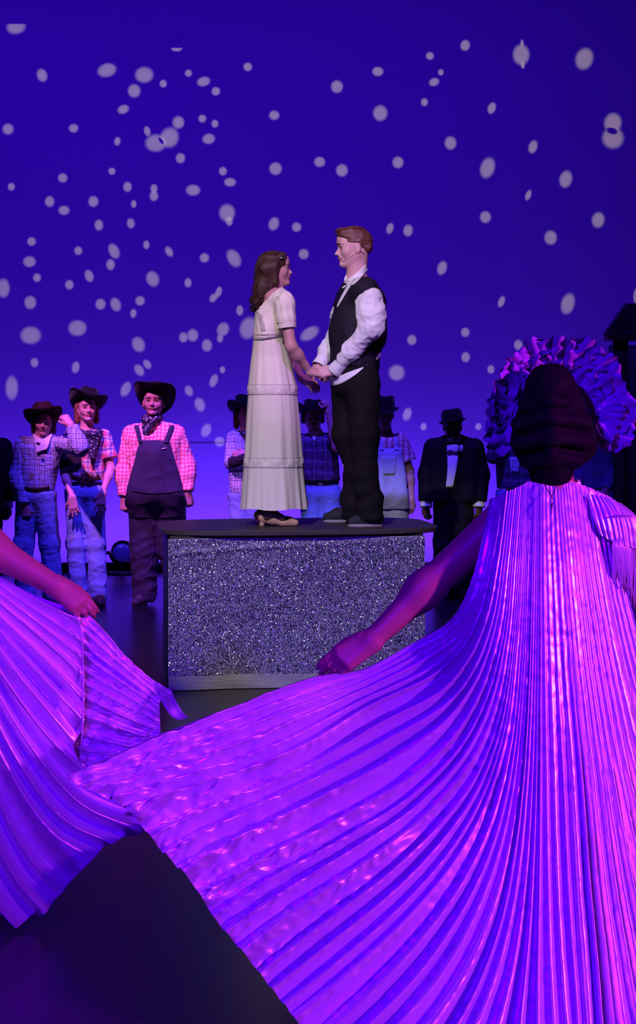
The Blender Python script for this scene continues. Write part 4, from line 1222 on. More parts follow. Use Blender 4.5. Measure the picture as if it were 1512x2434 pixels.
# 3: gingham shirt and dark overalls
P = chorus('person in pink gingham shirt and dark bib overalls with navy bandana', 11.66, (365, 957, -.02), yaw=0, pitch=6, H=.238, skin=M_SKIN2, wide=1.08, neck=(365, 1002),
           sh=[(314, 1032), (418, 1032)], el=[(297, 1112, 0), (442, 1102, 0)], wr=[(296, 1184, -.06), (446, 1172, -.06)],
           hands=[dict(d=(-.05, -.1, -1), curl=(58, 62, 64, 66), size=.19, n=(-.4, -1, 0)), dict(d=(.02, -.1, -1), curl=(58, 62, 64, 66), size=.19, n=(.5, -1, 0), thumb=-1)],
           hip=[(348, 1196), (398, 1196)], knee=[(343, 1305), (412, 1305)], ank=[(344, 1408), (424, 1408)], shirt=m_gingham, rt=.135, belly=.03,
           arm_r=(.05, .042, .028), sleeve_r=(.080, .072, .054), pants=M_NAVY, pant_r=(.150, .120, .098), shirt_bottom=1150, pants_top=1150, seed=14, toes=(-.06, .03), shoes=mat('grey_boot', (.05, .03, .045), .6),
           hat=dict(tilt=29, lean=-4, head_r=.108, brim=.11, curl=.080, crown_h=.11, at=(0, -.06, .17)), hair=((.008, .006, .006), 0))
bandana(P['nk'] + np.array([-.01, -.02, .03]), facing(-6), .070, .135, m_scarf, P['r'], tilt=.04)
mo = M_NAVY
q = [cone(W(340, 1060, 11.60), W(334, 1170, 11.58), .115, .145, .06), cone(W(396, 1060, 11.60), W(404, 1170, 11.58), .115, .145, .06), cone(W(368, 1080, 11.53), W(368, 1170, 11.53), .10, .13, .06),
     cone(W(336, 1170, 11.6), W(346, 1235, 11.64), .15, .125, .06), cone(W(404, 1170, 11.6), W(400, 1235, 11.64), .15, .125, .06)]
sl = unit(np.array([1, 0, .24])); sr = unit(np.array([-1, 0, .24]))
q += [cut(W(368, 1047, 11.5), (0, 0, 1)), cut(W(332, 1050, 11.5), (-1, 0, .26)), cut(W(404, 1050, 11.5), (1, 0, .26)), cut(W(368, 1232, 11.5), (0, 0, -1))]
bib = solid('overalls_bib', q, .0075, mo, P['r'], post=lambda V, Q: folds(V, Q, .004, 22, 31, (1, 1, 1)))
tv = bvh_of(P['shirt'], bib)
for a, c in (([(318, 1012), (323, 1028), (329, 1052)], [(329, 1010), (333, 1026), (338, 1052)]), ([(404, 1010), (398, 1026), (388, 1052)], [(415, 1012), (410, 1028), (399, 1053)])):
    st = drape('overalls_strap', a, c, tv, .010, mo, P['r'], 4, 16, thick=.006, D=11.5)
for x, y in ((390, 1052), (392, 1062)):
    obj('strap_button', *tube([W(x, y, 11.36), W(x, y, 11.35)], .006, 8), M_BUCKLE, bib)
drape('logo_stitch', [(384, 1066), (396, 1064)], [(384, 1068), (396, 1066)], tv, .010, M_WHITE, bib, 3, 8, D=11.4, thick=.002)
drape('waist_seam', [(312, 1166), (366, 1172), (432, 1166)], [(312, 1168), (366, 1174), (432, 1168)], tv, .006, mat('seam_dark', (.012, .008, .022), .9), bib, 3, 20, D=11.4, thick=.002)

# 4: half hidden behind the cream dress, arms crossed
P = chorus('person with folded arms in pale blue plaid shirt half hidden behind the cream dress', 12.2, (584, 984, -.02), yaw=20, pitch=0, H=.22, skin=M_SKIN,
           sh=[(556, 1040), (622, 1040)], el=[(553, 1098, -.06), (624, 1098, -.06)], wr=[(592, 1092, -.24), (590, 1084, -.20)],
           hands=[dict(d=(1, -.1, .2), curl=(20, 20, 20, 20)), dict(d=(-.9, -.1, .1), curl=(25, 25, 25, 25))],
           hip=[(570, 1180), (608, 1180)], knee=[(568, 1290), (610, 1290)], ank=[(568, 1398), (612, 1398)], shirt=m_pale_plaid, rt=.105, sleeve_r=(.066, .066, .056), pants=M_JEANS,
           shirt_bottom=1206, pants_top=1172, seed=20, hat=dict(tilt=10, lean=0, head_r=.099, brim=.088, curl=.075, crown_h=.115, at=(0, -.05, .20)), hair=((.05, .02, .015), .5))
bandana(P['nk'] + np.array([0, -.02, .02]), facing(15), .060, .12, m_scarf, P['r'])
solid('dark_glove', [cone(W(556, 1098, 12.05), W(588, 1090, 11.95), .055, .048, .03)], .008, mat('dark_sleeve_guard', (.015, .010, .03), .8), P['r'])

# 5: dark plaid shirt, hand at the hat, moustache
P = chorus('person with moustache in dark plaid shirt touching a hat brim between the couple', 12.2, (744, 994, -.02), yaw=6, pitch=2, H=.225, skin=M_SKIN2,
           sh=[(716, 1048), (790, 1046)], el=[(704, 1120, 0), (800, 1066, -.16)], wr=[(716, 1180, -.08), (780, 980, -.12)],
           hands=[dict(curl=(40, 40, 40, 40)), dict(d=(-.25, .05, 1), n=(.4, -.9, 0), curl=(45, 48, 50, 52), thumb=-1)],
           hip=[(742, 1178), (782, 1178)], knee=[(738, 1290), (788, 1290)], ank=[(738, 1398), (790, 1398)], shirt=m_dark_plaid, sleeve=('long', 'short'), rt=.108, sleeve_r=(.066, .062, .05),
           pants=M_JEANS2, pant_r=(.100, .085, .080), shirt_bottom=1142, pants_top=1150, seed=25, hat=dict(tilt=10, lean=-4, head_r=.100, brim=.088, curl=.078, crown_h=.105, at=(0, -.04, .20)), hair=((.012, .008, .008), .1), brow=(.01, .006, .006))
hd = P['hd']; mm = mat('dark_moustache', (.012, .007, .006), .8)
for sx in (-1, 1):
    obj('moustache', *tube([hd.p(sx * .01, .45, -.20), hd.p(sx * .07, .425, -.215), hd.p(sx * .13, .37, -.25)], [.006, .006, .002], 6), mm, P['bo'])
solid('goatee', [ell(hd.p(0, .41, -.42), np.array([.07, .045, .06]) * hd.H, P['R'])], .005, mm, P['r'])
tv = bvh_of(P['shirt'], P['pants'])
drape('belt', [(716, 1136), (760, 1140), (806, 1136)], [(716, 1150), (760, 1154), (806, 1150)], tv, .008, mat('black_belt', (.008, .006, .012), .5), P['pants'], 4, 14, D=12.1)
drape('undershirt', [(733, 1026), (740, 1036), (746, 1048)], [(760, 1026), (754, 1036), (748, 1048)], tv, .008, m_pale_plaid, P['shirt'], 6, 8, D=12.05)

# 6: striped shirt and pale overalls, right of the waistcoat
P = chorus('person in maroon striped shirt and pale denim overalls beside the dark trousers', 12.0, (914, 986, -.02), yaw=4, pitch=-6, H=.225, skin=M_SKIN2,
           sh=[(884, 1050), (950, 1048)], el=[(872, 1118, 0), (974, 1118, 0)], wr=[(872, 1186, -.03), (978, 1186, -.03)],
           hands=[dict(), dict(d=(-.05, -.05, -1), n=(.5, -.9, 0), curl=(28, 30, 34, 36), thumb=-1)],
           hip=[(902, 1182), (944, 1182)], knee=[(900, 1290), (946, 1290)], ank=[(900, 1398), (948, 1398)], shirt=m_stripe, sleeve='short', rt=.105, arm_r=(.045, .036, .025), sleeve_r=(.066, .078, .05),
           pants=mat('pale_denim', (.36, .38, .56), .8, bump=.15, bscale=110, vary=.2), pant_r=(.105, .090, .085), shirt_bottom=1150, pants_top=1150, seed=33,
           hat=dict(mat=M_HATBLK, tilt=2, lean=-3, head_r=.098, brim=.055, curl=.028, crown_h=.115, at=(0, -.02, .18)), hair=((.02, .01, .01), 0))
mp = MATS['pale_denim']
q = [cone(W(908, 1085, 11.93), W(902, 1170, 11.93), .085, .118, .05), cone(W(942, 1085, 11.93), W(948, 1170, 11.93), .085, .118, .05), cone(W(905, 1170, 11.96), W(903, 1200, 11.98), .12, .115, .05), cone(W(945, 1170, 11.96), W(946, 1200, 11.98), .12, .115, .05),
     cut(W(925, 1062, 11.9), (0, 0, 1)), cut(W(897, 1070, 11.9), (-1, 0, .12)), cut(W(956, 1070, 11.9), (1, 0, .12)), cut(W(925, 1210, 11.9), (0, 0, -1))]
bib = solid('overalls_bib', q, .0075, mp, P['r'], post=lambda V, Q: folds(V, Q, .004, 24, 36))
tv = bvh_of(P['shirt'], bib)
for a, c in (([(897, 1038), (900, 1050), (902, 1070)], [(906, 1038), (909, 1050), (912, 1070)]), ([(936, 1038), (938, 1050), (938, 1070)], [(945, 1038), (948, 1050), (948, 1070)])):
    drape('overalls_strap', a, c, tv, .010, mp, P['r'], 4, 12, thick=.006, D=11.9)
drape('bib_pocket', [(908, 1085), (909, 1110), (912, 1128)], [(942, 1085), (941, 1110), (938, 1128)], tv, .007, mp, bib, 6, 10, D=11.85)

# 7: black dinner jacket, bow tie, round hat
def tux(label, D, off, hands_curl=(30, 32, 34, 36), head=True):
    X = lambda p: (p[0] + off,) + tuple(p[1:])
    P = chorus(label, D, X((1076, 1014, -.02)), yaw=-2, pitch=-4, H=.225, skin=M_SKIN3,
               sh=[X((1030, 1064)), X((1128, 1064))], el=[X((1016, 1128, 0)), X((1142, 1128, 0))], wr=[X((1013, 1200, -.04)), X((1138, 1200, -.04))],
               hands=[dict(d=(.05, -.05, -1), n=(-.6, -.8, 0), curl=hands_curl, thumb=1), dict(d=(-.05, -.05, -1), n=(.6, -.8, 0), curl=hands_curl, thumb=-1)],
               hip=[X((1058, 1186)), X((1098, 1186))], knee=[X((1056, 1296)), X((1100, 1296))], ank=[X((1056, 1402)), X((1102, 1402))], shirt=M_WHITE, rt=.074, sleeve_r=(.045, .042, .036),
               pants=M_BLKCLOTH, pant_r=(.105, .092, .090), shirt_bottom=1170, pants_top=1165, seed=40, shoes=mat('black_shoe', (.006, .006, .006), .25),
               hat=dict(kind='fedora', tilt=10, lean=8, head_r=.102, brim=.046, curl=.004, crown_h=.095, dip=.012, at=(0, -.03, .20)), hair=((.006, .005, .005), 0), lip=(.20, .08, .07))
    J = lambda x, y, d=0: W(x + off, y, D + d)
    q = []
    for s, xs in ((-1, 1036), (1, 1122)):
        q += [cone(J(xs, 1072, .0), J(1078 + s * 30, 1170, -.0), .105, .118, .05), cone(J(1078 + s * 8, 1042), J(xs, 1066), .05, .074, .04), cone(J(1078 + s * 30, 1170), J(1078 + s * 30, 1185), .118, .12, .04)]
    q += [cut(J(1078, 1192), (0, 0, -1)), ell(J(1078, 1120, -.02), (.12, .115, .2), k=.06)]
    jk = solid('jacket', q, .0075, M_BLKCLOTH, P['r'])
    for i in range(2):
        e, w, s_ = P['E'][i], P['W'][i], P['S'][i]
        q = [cone(s_, e, .084, .080, .03), cone(e, w, .080, .068, .03), cut(w - unit(w - e) * .03, w - e)]
        sl = solid('jacket_sleeve', q, .0075, M_BLKCLOTH, P['r'])
        d = unit(w - e); u = unit(np.cross(d, (0, 1, 0))); v = np.cross(d, u)
        V = [w + d * t + rr * (math.cos(a) * u + math.sin(a) * v) for t, rr in ((-.04, .050), (.0, .052), (.022, .056), (.018, .048), (-.02, .044)) for a in np.linspace(0, 6.283, 24, endpoint=False)]
        obj('cuff', V, grid_faces(24, 5, True), M_WHITE, sl)
    tv = bvh_of(P['shirt'], jk, P['bo'])
    front = drape('shirt_front', [(1062 + off, 1052), (1064 + off, 1110), (1060 + off, 1158)], [(1093 + off, 1052), (1086 + off, 1110), (1077 + off, 1158)], tv, .009, M_WHITE, P['shirt'], 8, 20, D=D - .1)
    drape('collar', [(1060 + off, 1034), (1068 + off, 1042), (1076 + off, 1047)], [(1062 + off, 1044), (1068 + off, 1049), (1074 + off, 1051)], tv, .012, M_WHITE, P['shirt'], 4, 8, D=D - .1)
    drape('collar', [(1096 + off, 1032), (1090 + off, 1040), (1081 + off, 1047)], [(1097 + off, 1047), (1090 + off, 1048), (1083 + off, 1051)], tv, .012, M_WHITE, P['shirt'], 4, 8, D=D - .1)
    c = J(1079, 1053, -.15)
    q = [cone(c, c + np.array([s * .048, .01, .002]), .010, .022, .006) for s in (-1, 1)] + [ell(c, (.012, .014, .014), k=.004)]
    solid('bow_tie', q, .004, M_BLKCLOTH, P['r'])
    return P
tux('person in black dinner jacket with bow tie and round black hat near the porch side', 12.0, 0)
tux('person in black dinner jacket whose sleeve shows at the extreme left edge', 11.5, -1122)

# 8, 9: two more behind the headdress
P = chorus('person in dark plaid shirt standing just beside the headdress in shade', 12.5, (1216, 986, -.02), yaw=-12, pitch=0, H=.22, skin=M_SKIN2,
           sh=[(1186, 1052), (1262, 1052)], el=[(1172, 1086, -.14), (1272, 1112, 0)], wr=[(1190, 1022, -.18), (1266, 1170, -.06)],
           hands=[dict(d=(.35, 0, 1), n=(-.4, -.9, 0), curl=(40, 42, 44, 46)), dict()], hip=[(1206, 1180), (1246, 1180)], knee=[(1204, 1285), (1248, 1285)], ank=[(1204, 1388), (1250, 1388)],
           shirt=m_dark_plaid, rt=.10, pants=M_JEANS2, shirt_bottom=1160, pants_top=1165, seed=50, hat=dict(mat=mat('plum_felt', (.10, .03, .10), .8), tilt=6, lean=6, head_r=.092, brim=.08, curl=.06, crown_h=.115), hair=((.02, .01, .01), .3))
tv = bvh_of(P['shirt'])
drape('shirt_pocket', [(1212, 1086), (1213, 1108), (1216, 1122)], [(1232, 1086), (1234, 1108), (1232, 1124)], tv, .006, m_pale_plaid, P['shirt'], 5, 8, D=12.4)
P = chorus('person in blue shirt standing between the headdress and the porch post', 12.6, (1420, 980, -.02), yaw=-20, pitch=0, H=.22, skin=M_SKIN2,
           sh=[(1384, 1050), (1452, 1050)], el=[(1376, 1112, 0), (1462, 1112, -.04)], wr=[(1380, 1172, -.05), (1440, 1165, -.12)],
           hands=[dict(), dict()], hip=[(1402, 1178), (1440, 1178)], knee=[(1400, 1283), (1442, 1283)], ank=[(1400, 1385), (1444, 1385)],
           shirt=mat('blue_work_shirt', (.10, .08, .30), .8, bump=.1, bscale=80), rt=.10, pants=M_JEANS2, shirt_bottom=1160, pants_top=1165, seed=55, hat=dict(tilt=6, head_r=.09, brim=.07, curl=.05, crown_h=.11), hair=((.02, .01, .01), .2))

# ---------------------------------------------------------------- the two dancers in pleated satin
def satin():
    if 'satin' in MATS: return MATS['satin']
    m = mat('satin', (0.78, 0.70, 0.84), 0.33, 0.55, spec=0.6, bump=0.10, bscale=26, stretch=(1, 1, .35))
    return m

def pleated(name, guides, idx, mt, parent, nv=240, per=10, amp=.34, ampmax=.03, crinkle=None, flat=None, skew=.30, label=None):
    """accordion-pleated cloth: pleat lines run along the guide curves, idx numbers the pleats at each guide"""
    C = np.stack([catmull([W(*p) for p in g], nv) for g in guides])
    idx = np.array(idx, float)
    nu = int((idx[-1] - idx[0]) * per) + 1
    u = np.linspace(idx[0], idx[-1], nu)
    S = across(C, idx, u)                       # (nu,nv,3)
    du = np.gradient(S, axis=0) * per           # metres per pleat
    dv = np.gradient(S, axis=1)
    N = np.cross(du, dv); N /= np.linalg.norm(N, axis=2, keepdims=True) + 1e-12
    N *= np.where(N[..., 1:2] > 0, -1, 1)       # towards the audience
    width = np.linalg.norm(du, axis=2)
    r = np.random.default_rng(len(name) + nu)
    knots = np.arange(int(idx[0]), int(idx[-1]) + 3)
    jit = np.interp(u, knots, r.normal(0, .16, len(knots)))
    ph = (u + jit) % 1.0
    tri = np.where(ph < skew, ph / skew, (1 - ph) / (1 - skew)) * 2 - 1
    tri = np.sin(tri * 1.25) / math.sin(1.25)
    hgt = np.interp(u, knots, r.uniform(.45, 1.1, len(knots)))
    a = np.minimum(width * amp, ampmax) * hgt[:, None]
    vv = np.linspace(0, 1, nv)[None, :]
    if flat is not None: a = a * flat(u[:, None], vv)
    S = S + N * (a * tri[:, None])[..., None]
    P = S.reshape(-1, 3)
    if crinkle is not None:
        k = crinkle(u[:, None], vv) * np.ones((nu, nv))
        w = waves(P, 34, 5) * .6 + (1 - 2 * np.abs(np.clip(waves(P, 70, 6, stretch=(1, 1, .8)), -1, 1))) * .5
        P = P + N.reshape(-1, 3) * (w * k.ravel())[:, None]
    wob = waves(P, 120, 9) * .0011
    P = P + N.reshape(-1, 3) * wob[:, None]
    P[:, 2] = np.maximum(P[:, 2], .004)
    idxs = np.arange(nu * nv).reshape(nu, nv)
    Q = np.stack([idxs[:-1, :-1], idxs[1:, :-1], idxs[1:, 1:], idxs[:-1, 1:]], -1).reshape(-1, 4)
    return obj(name, P, Q, mt, parent, label=label)

def dancer_right():
    D0 = 3.97
    J = lambda x, y, dy=0.0: W(x, y, D0 + dy)
    b = J(1310, 0, 0.05); b[2] = 0
    r = root('person', b, 'person seen from behind in large pleated satin gown and ruffled headdress holding out the skirt', 'person')
    ms = satin()
    G = [
        [(1168,1187,3.97),(1152,1270,3.93),(1122,1390,3.92),(1072,1478,3.93),(965,1540,3.95),(862,1592,3.94),(740,1612,3.93),(560,1680,3.9),(400,1742,3.86),(158,1848,3.8)],
        [(1180,1182,3.96),(1163,1290,3.90),(1133,1420,3.88),(1080,1508,3.9),(985,1566,3.92),(850,1630,3.92),(690,1690,3.86),(470,1778,3.82),(195,1872,3.78)],
        [(1196,1173,3.95),(1178,1300,3.88),(1152,1430,3.85),(1105,1540,3.85),(1030,1612,3.87),(872,1688,3.87),(715,1780,3.80),(520,1855,3.76),(300,1922,3.72)],
        [(1212,1166,3.94),(1194,1320,3.86),(1172,1460,3.82),(1130,1580,3.81),(1055,1675,3.82),(905,1760,3.81),(720,1858,3.76),(550,1940,3.71),(385,2022,3.66)],
        [(1222,1162,3.94),(1206,1325,3.855),(1186,1480,3.81),(1146,1620,3.79),(1075,1740,3.78),(960,1840,3.76),(800,1930,3.71),(630,2020,3.65),(462,2106,3.6)],
        [(1230,1158,3.94),(1215,1330,3.85),(1198,1500,3.80),(1162,1650,3.77),(1095,1780,3.75),(985,1890,3.73),(840,1985,3.67),(670,2080,3.61),(510,2182,3.56)],
        [(1239,1154,3.94),(1227,1335,3.845),(1212,1520,3.79),(1182,1690,3.75),(1120,1830,3.72),(1020,1950,3.69),(890,2060,3.62),(735,2170,3.56),(590,2278,3.50)],
        [(1248,1149,3.94),(1238,1340,3.84),(1224,1540,3.78),(1200,1720,3.73),(1150,1880,3.69),(1065,2020,3.63),(945,2150,3.56),(805,2270,3.50),(668,2378,3.44)],
        [(1256,1145,3.94),(1249,1350,3.84),(1238,1560,3.77),(1220,1760,3.71),(1180,1940,3.64),(1110,2100,3.57),(1005,2250,3.50),(875,2390,3.44),(765,2488,3.40)],
        [(1265,1146,3.935),(1260,1350,3.835),(1252,1575,3.765),(1238,1800,3.69),(1208,2000,3.61),(1155,2180,3.53),(1075,2340,3.46),(975,2470,3.39),(905,2528,3.36)],
        [(1275,1148,3.93),(1272,1350,3.83),(1268,1590,3.755),(1259,1830,3.67),(1240,2060,3.575),(1205,2260,3.49),(1150,2430,3.41),(1090,2540,3.335)],
        [(1285,1150,3.93),(1284,1350,3.83),(1284,1600,3.75),(1283,1850,3.66),(1280,2100,3.55),(1275,2300,3.46),(1270,2540,3.34)],
        [(1330,1152,3.93),(1345,1350,3.83),(1365,1600,3.75),(1390,1850,3.66),(1410,2100,3.55),(1430,2300,3.46),(1450,2540,3.34)],
        [(1375,1150,3.94),(1400,1350,3.85),(1430,1550,3.8),(1475,1800,3.72),(1530,2050,3.62),(1600,2300,3.52),(1680,2480,3.4)],
        [(1455,1183,3.97),(1480,1350,3.93),(1515,1500,3.9),(1590,1750,3.85),(1700,2000,3.78),(1850,2200,3.7),(1950,2300,3.65)],
    ]
    U = [0, 2.5, 5, 7, 9, 10.5, 12.5, 15, 17.5, 20, 22.5, 25, 31, 37, 43]
    def flat(u, v):
        smooth_back = np.clip((u - 25.4) / 2.2, 0, 1) * (1 - np.clip((v - .30) / .35, 0, 1))
        return (1 - .72 * smooth_back) * (1 - .45 * np.clip((v - .90) / .1, 0, 1) * np.clip((18 - u) / 4, 0, 1))
    cr = lambda u, v: .013 * np.clip((v - .60) / .25, 0, 1) * np.clip((14.5 - u) / 5, 0, 1) + .0014
    back = pleated('gown', G, U, ms, r, 280, 14, .58, .042, cr, flat)
    F = [G[-1],
         [(1430,1180,4.1),(1500,1500,4.2),(1600,1900,4.3),(1650,2150,4.35)],
         [(1310,1165,4.13),(1320,1500,4.25),(1320,1900,4.35),(1320,2150,4.4)],
         [(1200,1175,4.1),(1130,1450,4.15),(1050,1800,4.25),(950,2130,4.3)],
         [(1178,1182,4.05),(1130,1440,4.04),(990,1590,4.04),(780,1690,4.03),(450,1800,3.98),(215,1868,3.9)], G[0]]
    pleated('gown_front', F, [0, 7, 16, 24, 32, 36], ms, r, 120, 6, .3, .02)
    # standing ruffle at the neck
    V = []; n = 150
    c = J(1316, 1165, .03)
    for t in np.linspace(0, 1, 8):
        for a in np.linspace(0, 2 * math.pi, n, endpoint=False):
            rr = .076 + .006 * math.sin(a * 24) * t + .010 * (1 - t) - .004 * t
            V.append(c + np.array([rr * math.cos(a), rr * .85 * math.sin(a), -.01 + .036 * t + .004 * math.sin(a * 5 + 1) * t]))
    obj('collar_ruffle', V, grid_faces(n, 8, True), ms, r)
    # flutter sleeve with fringe on the right shoulder
    sl = [[(1395,1172,3.92),(1402,1200,3.915),(1412,1235,3.90),(1425,1270,3.895)], [(1425,1178,3.915),(1440,1205,3.905),(1452,1240,3.89),(1462,1290,3.885)],
          [(1450,1184,3.92),(1475,1212,3.91),(1490,1245,3.90),(1498,1300,3.895)], [(1468,1196,3.97),(1500,1222,3.95),(1518,1260,3.94),(1524,1310,3.94)], [(1476,1200,4.05),(1512,1230,4.05),(1530,1270,4.05),(1536,1310,4.05)]]
    so = pleated('flutter_sleeve', sl, [0, 3, 6, 9, 12], ms, r, 40, 8, .2, .006)
    obj('sleeve_seam', *tube([W(1458, 1226, 3.878), W(1480, 1224, 3.882), W(1502, 1227, 3.925)], .0022, 5), mat('seam_thread', (.35, .25, .5), .7), so)
    parts = []; rs = np.random.default_rng(2)
    for i in range(90):
        t = rs.uniform(0, 1); x0 = 1455 + 78 * t; d = 3.88 + .08 * t * t
        L = rs.uniform(110, 200) * (.55 + .45 * t)
        c = [W(x0, 1285 + rs.uniform(-6, 6), d), W(x0 + 4 + rs.uniform(-3, 3), 1285 + L * .5, d), W(x0 + 6 + rs.uniform(-6, 5), 1285 + L, d + .005)]
        parts.append(tube(catmull(c, 7), np.array([1, 1, 1, .9, .8, .6, .3]) * .0024, 4))
    obj('fringe', *join(parts), ms, so, kind='stuff')
    # body: head, neck, arms, torso, legs
    Rh = facing(178, 0)
    hd = Head(J(1312, 992, .03), .222, Rh, neck=J(1314, 1165, .02), neck_r=.052)
    body = hd.prims()
    shL, shR = J(1192, 1236, .015), J(1446, 1232, .02)
    elL, wrL = J(1008, 1402, .03), J(884, 1522, -.01)
    body += [cone(J(1215, 1222, .02), J(1420, 1222, .02), .036, .036, .04), cone(J(1314, 1230, .02), J(1314, 1460, .02), .105, .085, .05, 1.3), cone(J(1314, 1460, .02), J(1314, 1580, .02), .085, .12, .05, 1.1)]
    body += [cone(shL, elL, .054, .046, .05), cone(elL, wrL, .047, .0285, .05)]
    body += arm(shR, J(1590, 1400, -.05), J(1720, 1520, -.1), .054, .044, .03)
    # the fist that gathers the cloth
    body += hand(wrL, (-.84, -.10, -.50), (-.22, -.86, .42), .205, (11, 17, 23, 29), -1.5, 1, 14, 20, .003)
    body += hand(J(1720, 1520, -.1), (.7, 0, -.6), (0, -.7, .5), .175, (50, 52, 54, 56), 2, -1, 25, 25)
    for s in (-1, 1):
        body += leg(J(1314 + 70 * s, 1600, .02), J(1314 + 72 * s, 1940, .02), J(1314 + 74 * s, 2240, .04), .085, .055, .036)
        body += [cone(J(1314 + 74 * s, 2268, .06), J(1314 + 78 * s, 2275, .20), .032, .026, .03)]
    bo = solid('body', body, .0046, M_SKIN4, r)
    # dark hair pinned up in rolls
    mh = mat('black_hair', (0.006, 0.004, 0.006), 0.7, spec=0.1, bump=0.5, bscale=70, stretch=(.3, 1, 1.6))
    q = [ell(J(1314, 1000, .03), (.100, .122, .125), k=.03), ell(J(1308, 918, .02), (.068, .08, .066), k=.025), ell(J(1256, 1040, .0), (.048, .07, .070), k=.03), ell(J(1376, 1048, 0), (.050, .07, .068), k=.03),
         ell(J(1312, 1085, -.01), (.082, .075, .060), k=.03), ell(J(1310, 1128, .0), (.058, .06, .045), k=.02)]
    for y, w, rr in ((958, 62, .022), (1000, 78, .026), (1045, 80, .026), (1090, 60, .022)):
        q.append(cone(J(1312 - w, y + 8, -.070), J(1312, y - 6, -.105), rr * .8, rr, .012)); q.append(cone(J(1312, y - 6, -.105), J(1312 + w, y + 6, -.070), rr, rr * .8, .012))
    hair = solid('hair', q, .006, mh, r, post=lambda V, Q: folds(V, Q, .004, 55, 2, (.6, 1, 1.4)))
    for i, (x, y1, dx) in enumerate(((1296, 1205, 16), (1322, 1222, -10))):
        obj('loose_strand', *tube(catmull([J(x, 1138, -.05), J(x + dx * .2, 1160, -.075), J(x + dx * 1.1, 1185, -.098), J(x + dx, y1, -.118)], 14), .0012, 5), mh, hair)
    # ruffled headdress: petals of satin in three fans round the head
    hdress = obj('headdress', *tube(catmull([J(1215, 1040, .10), J(1240, 940, .13), J(1320, 885, .15), J(1405, 940, .13), J(1425, 1040, .10)], 40), 0.004, 8), mat('petal_satin', (.34, .08, .52), .55, bump=.15, bscale=30), r, label='fan of ruffled violet petals')
    mp = mat('petal_satin', (.34, .08, .52), .55, bump=.15, bscale=30)
    rs = np.random.default_rng(17)
    def petal(px, py, ang, L, Wd, D, seed):
        o = W(px, py, D); a = math.radians(ang)
        ax = np.array([math.cos(a), 0, math.sin(a)]); sx = np.array([-math.sin(a), 0, math.cos(a)])
        nu, nv = 13, 9; V = []
        for i in range(nv):
            t = i / (nv - 1)
            for j in range(nu):
                s = j / (nu - 1) * 2 - 1
                w = Wd * (.35 + .65 * math.sin(min(1, t * 1.25) * 1.5)) * (1 if t < .8 else math.sqrt(max(.1, 1 - ((t - .8) / .26) ** 2)))
                ruff = .012 * t * math.sin(s * 7 + seed) + .006 * t * math.sin(s * 15 + seed * 2)
                V.append(o + ax * (L * t * (1 - .18 * s * s) + .006 * math.sin(s * 9 + seed) * t) + sx * w * s + np.array([0, ruff - .05 * t * t + .01 * s * s, 0]))
        V = np.array(V); N = np.array([0, .003, 0]); n = nu * nv
        Q = grid_faces(nu, nv)
        return obj('petal', np.concatenate([V, V + N]), np.concatenate([Q, Q[:, ::-1] + n]), mp, hdress)
    k = 0
    for ring, (rad, L, Wd, cnt) in enumerate(((104, .085, .060, 11), (82, .075, .055, 9), (60, .07, .050, 7))):
        for i in range(cnt):
            th = -28 + 236 * (i + .5) / cnt + rs.uniform(-4, 4)
            a = math.radians(th)
            cx, cy = 1326, 985
            petal(cx + rad * 1.02 * math.cos(a), cy - rad * 1.15 * math.sin(a), th + rs.uniform(-12, 12), L * rs.uniform(.85, 1.25), Wd * rs.uniform(.85, 1.2), D0 + .10 + .02 * ring + rs.uniform(-.01, .01), k); k += 1
    for x, y, th, L in ((1225, 1010, 255, .06), (1428, 1010, 280, .075), (1420, 1000, 300, .07), (1440, 975, 0, .05), (1205, 985, 190, .05)):
        petal(x, y, th, L, .026, D0 + .09, k); k += 1
dancer_right()

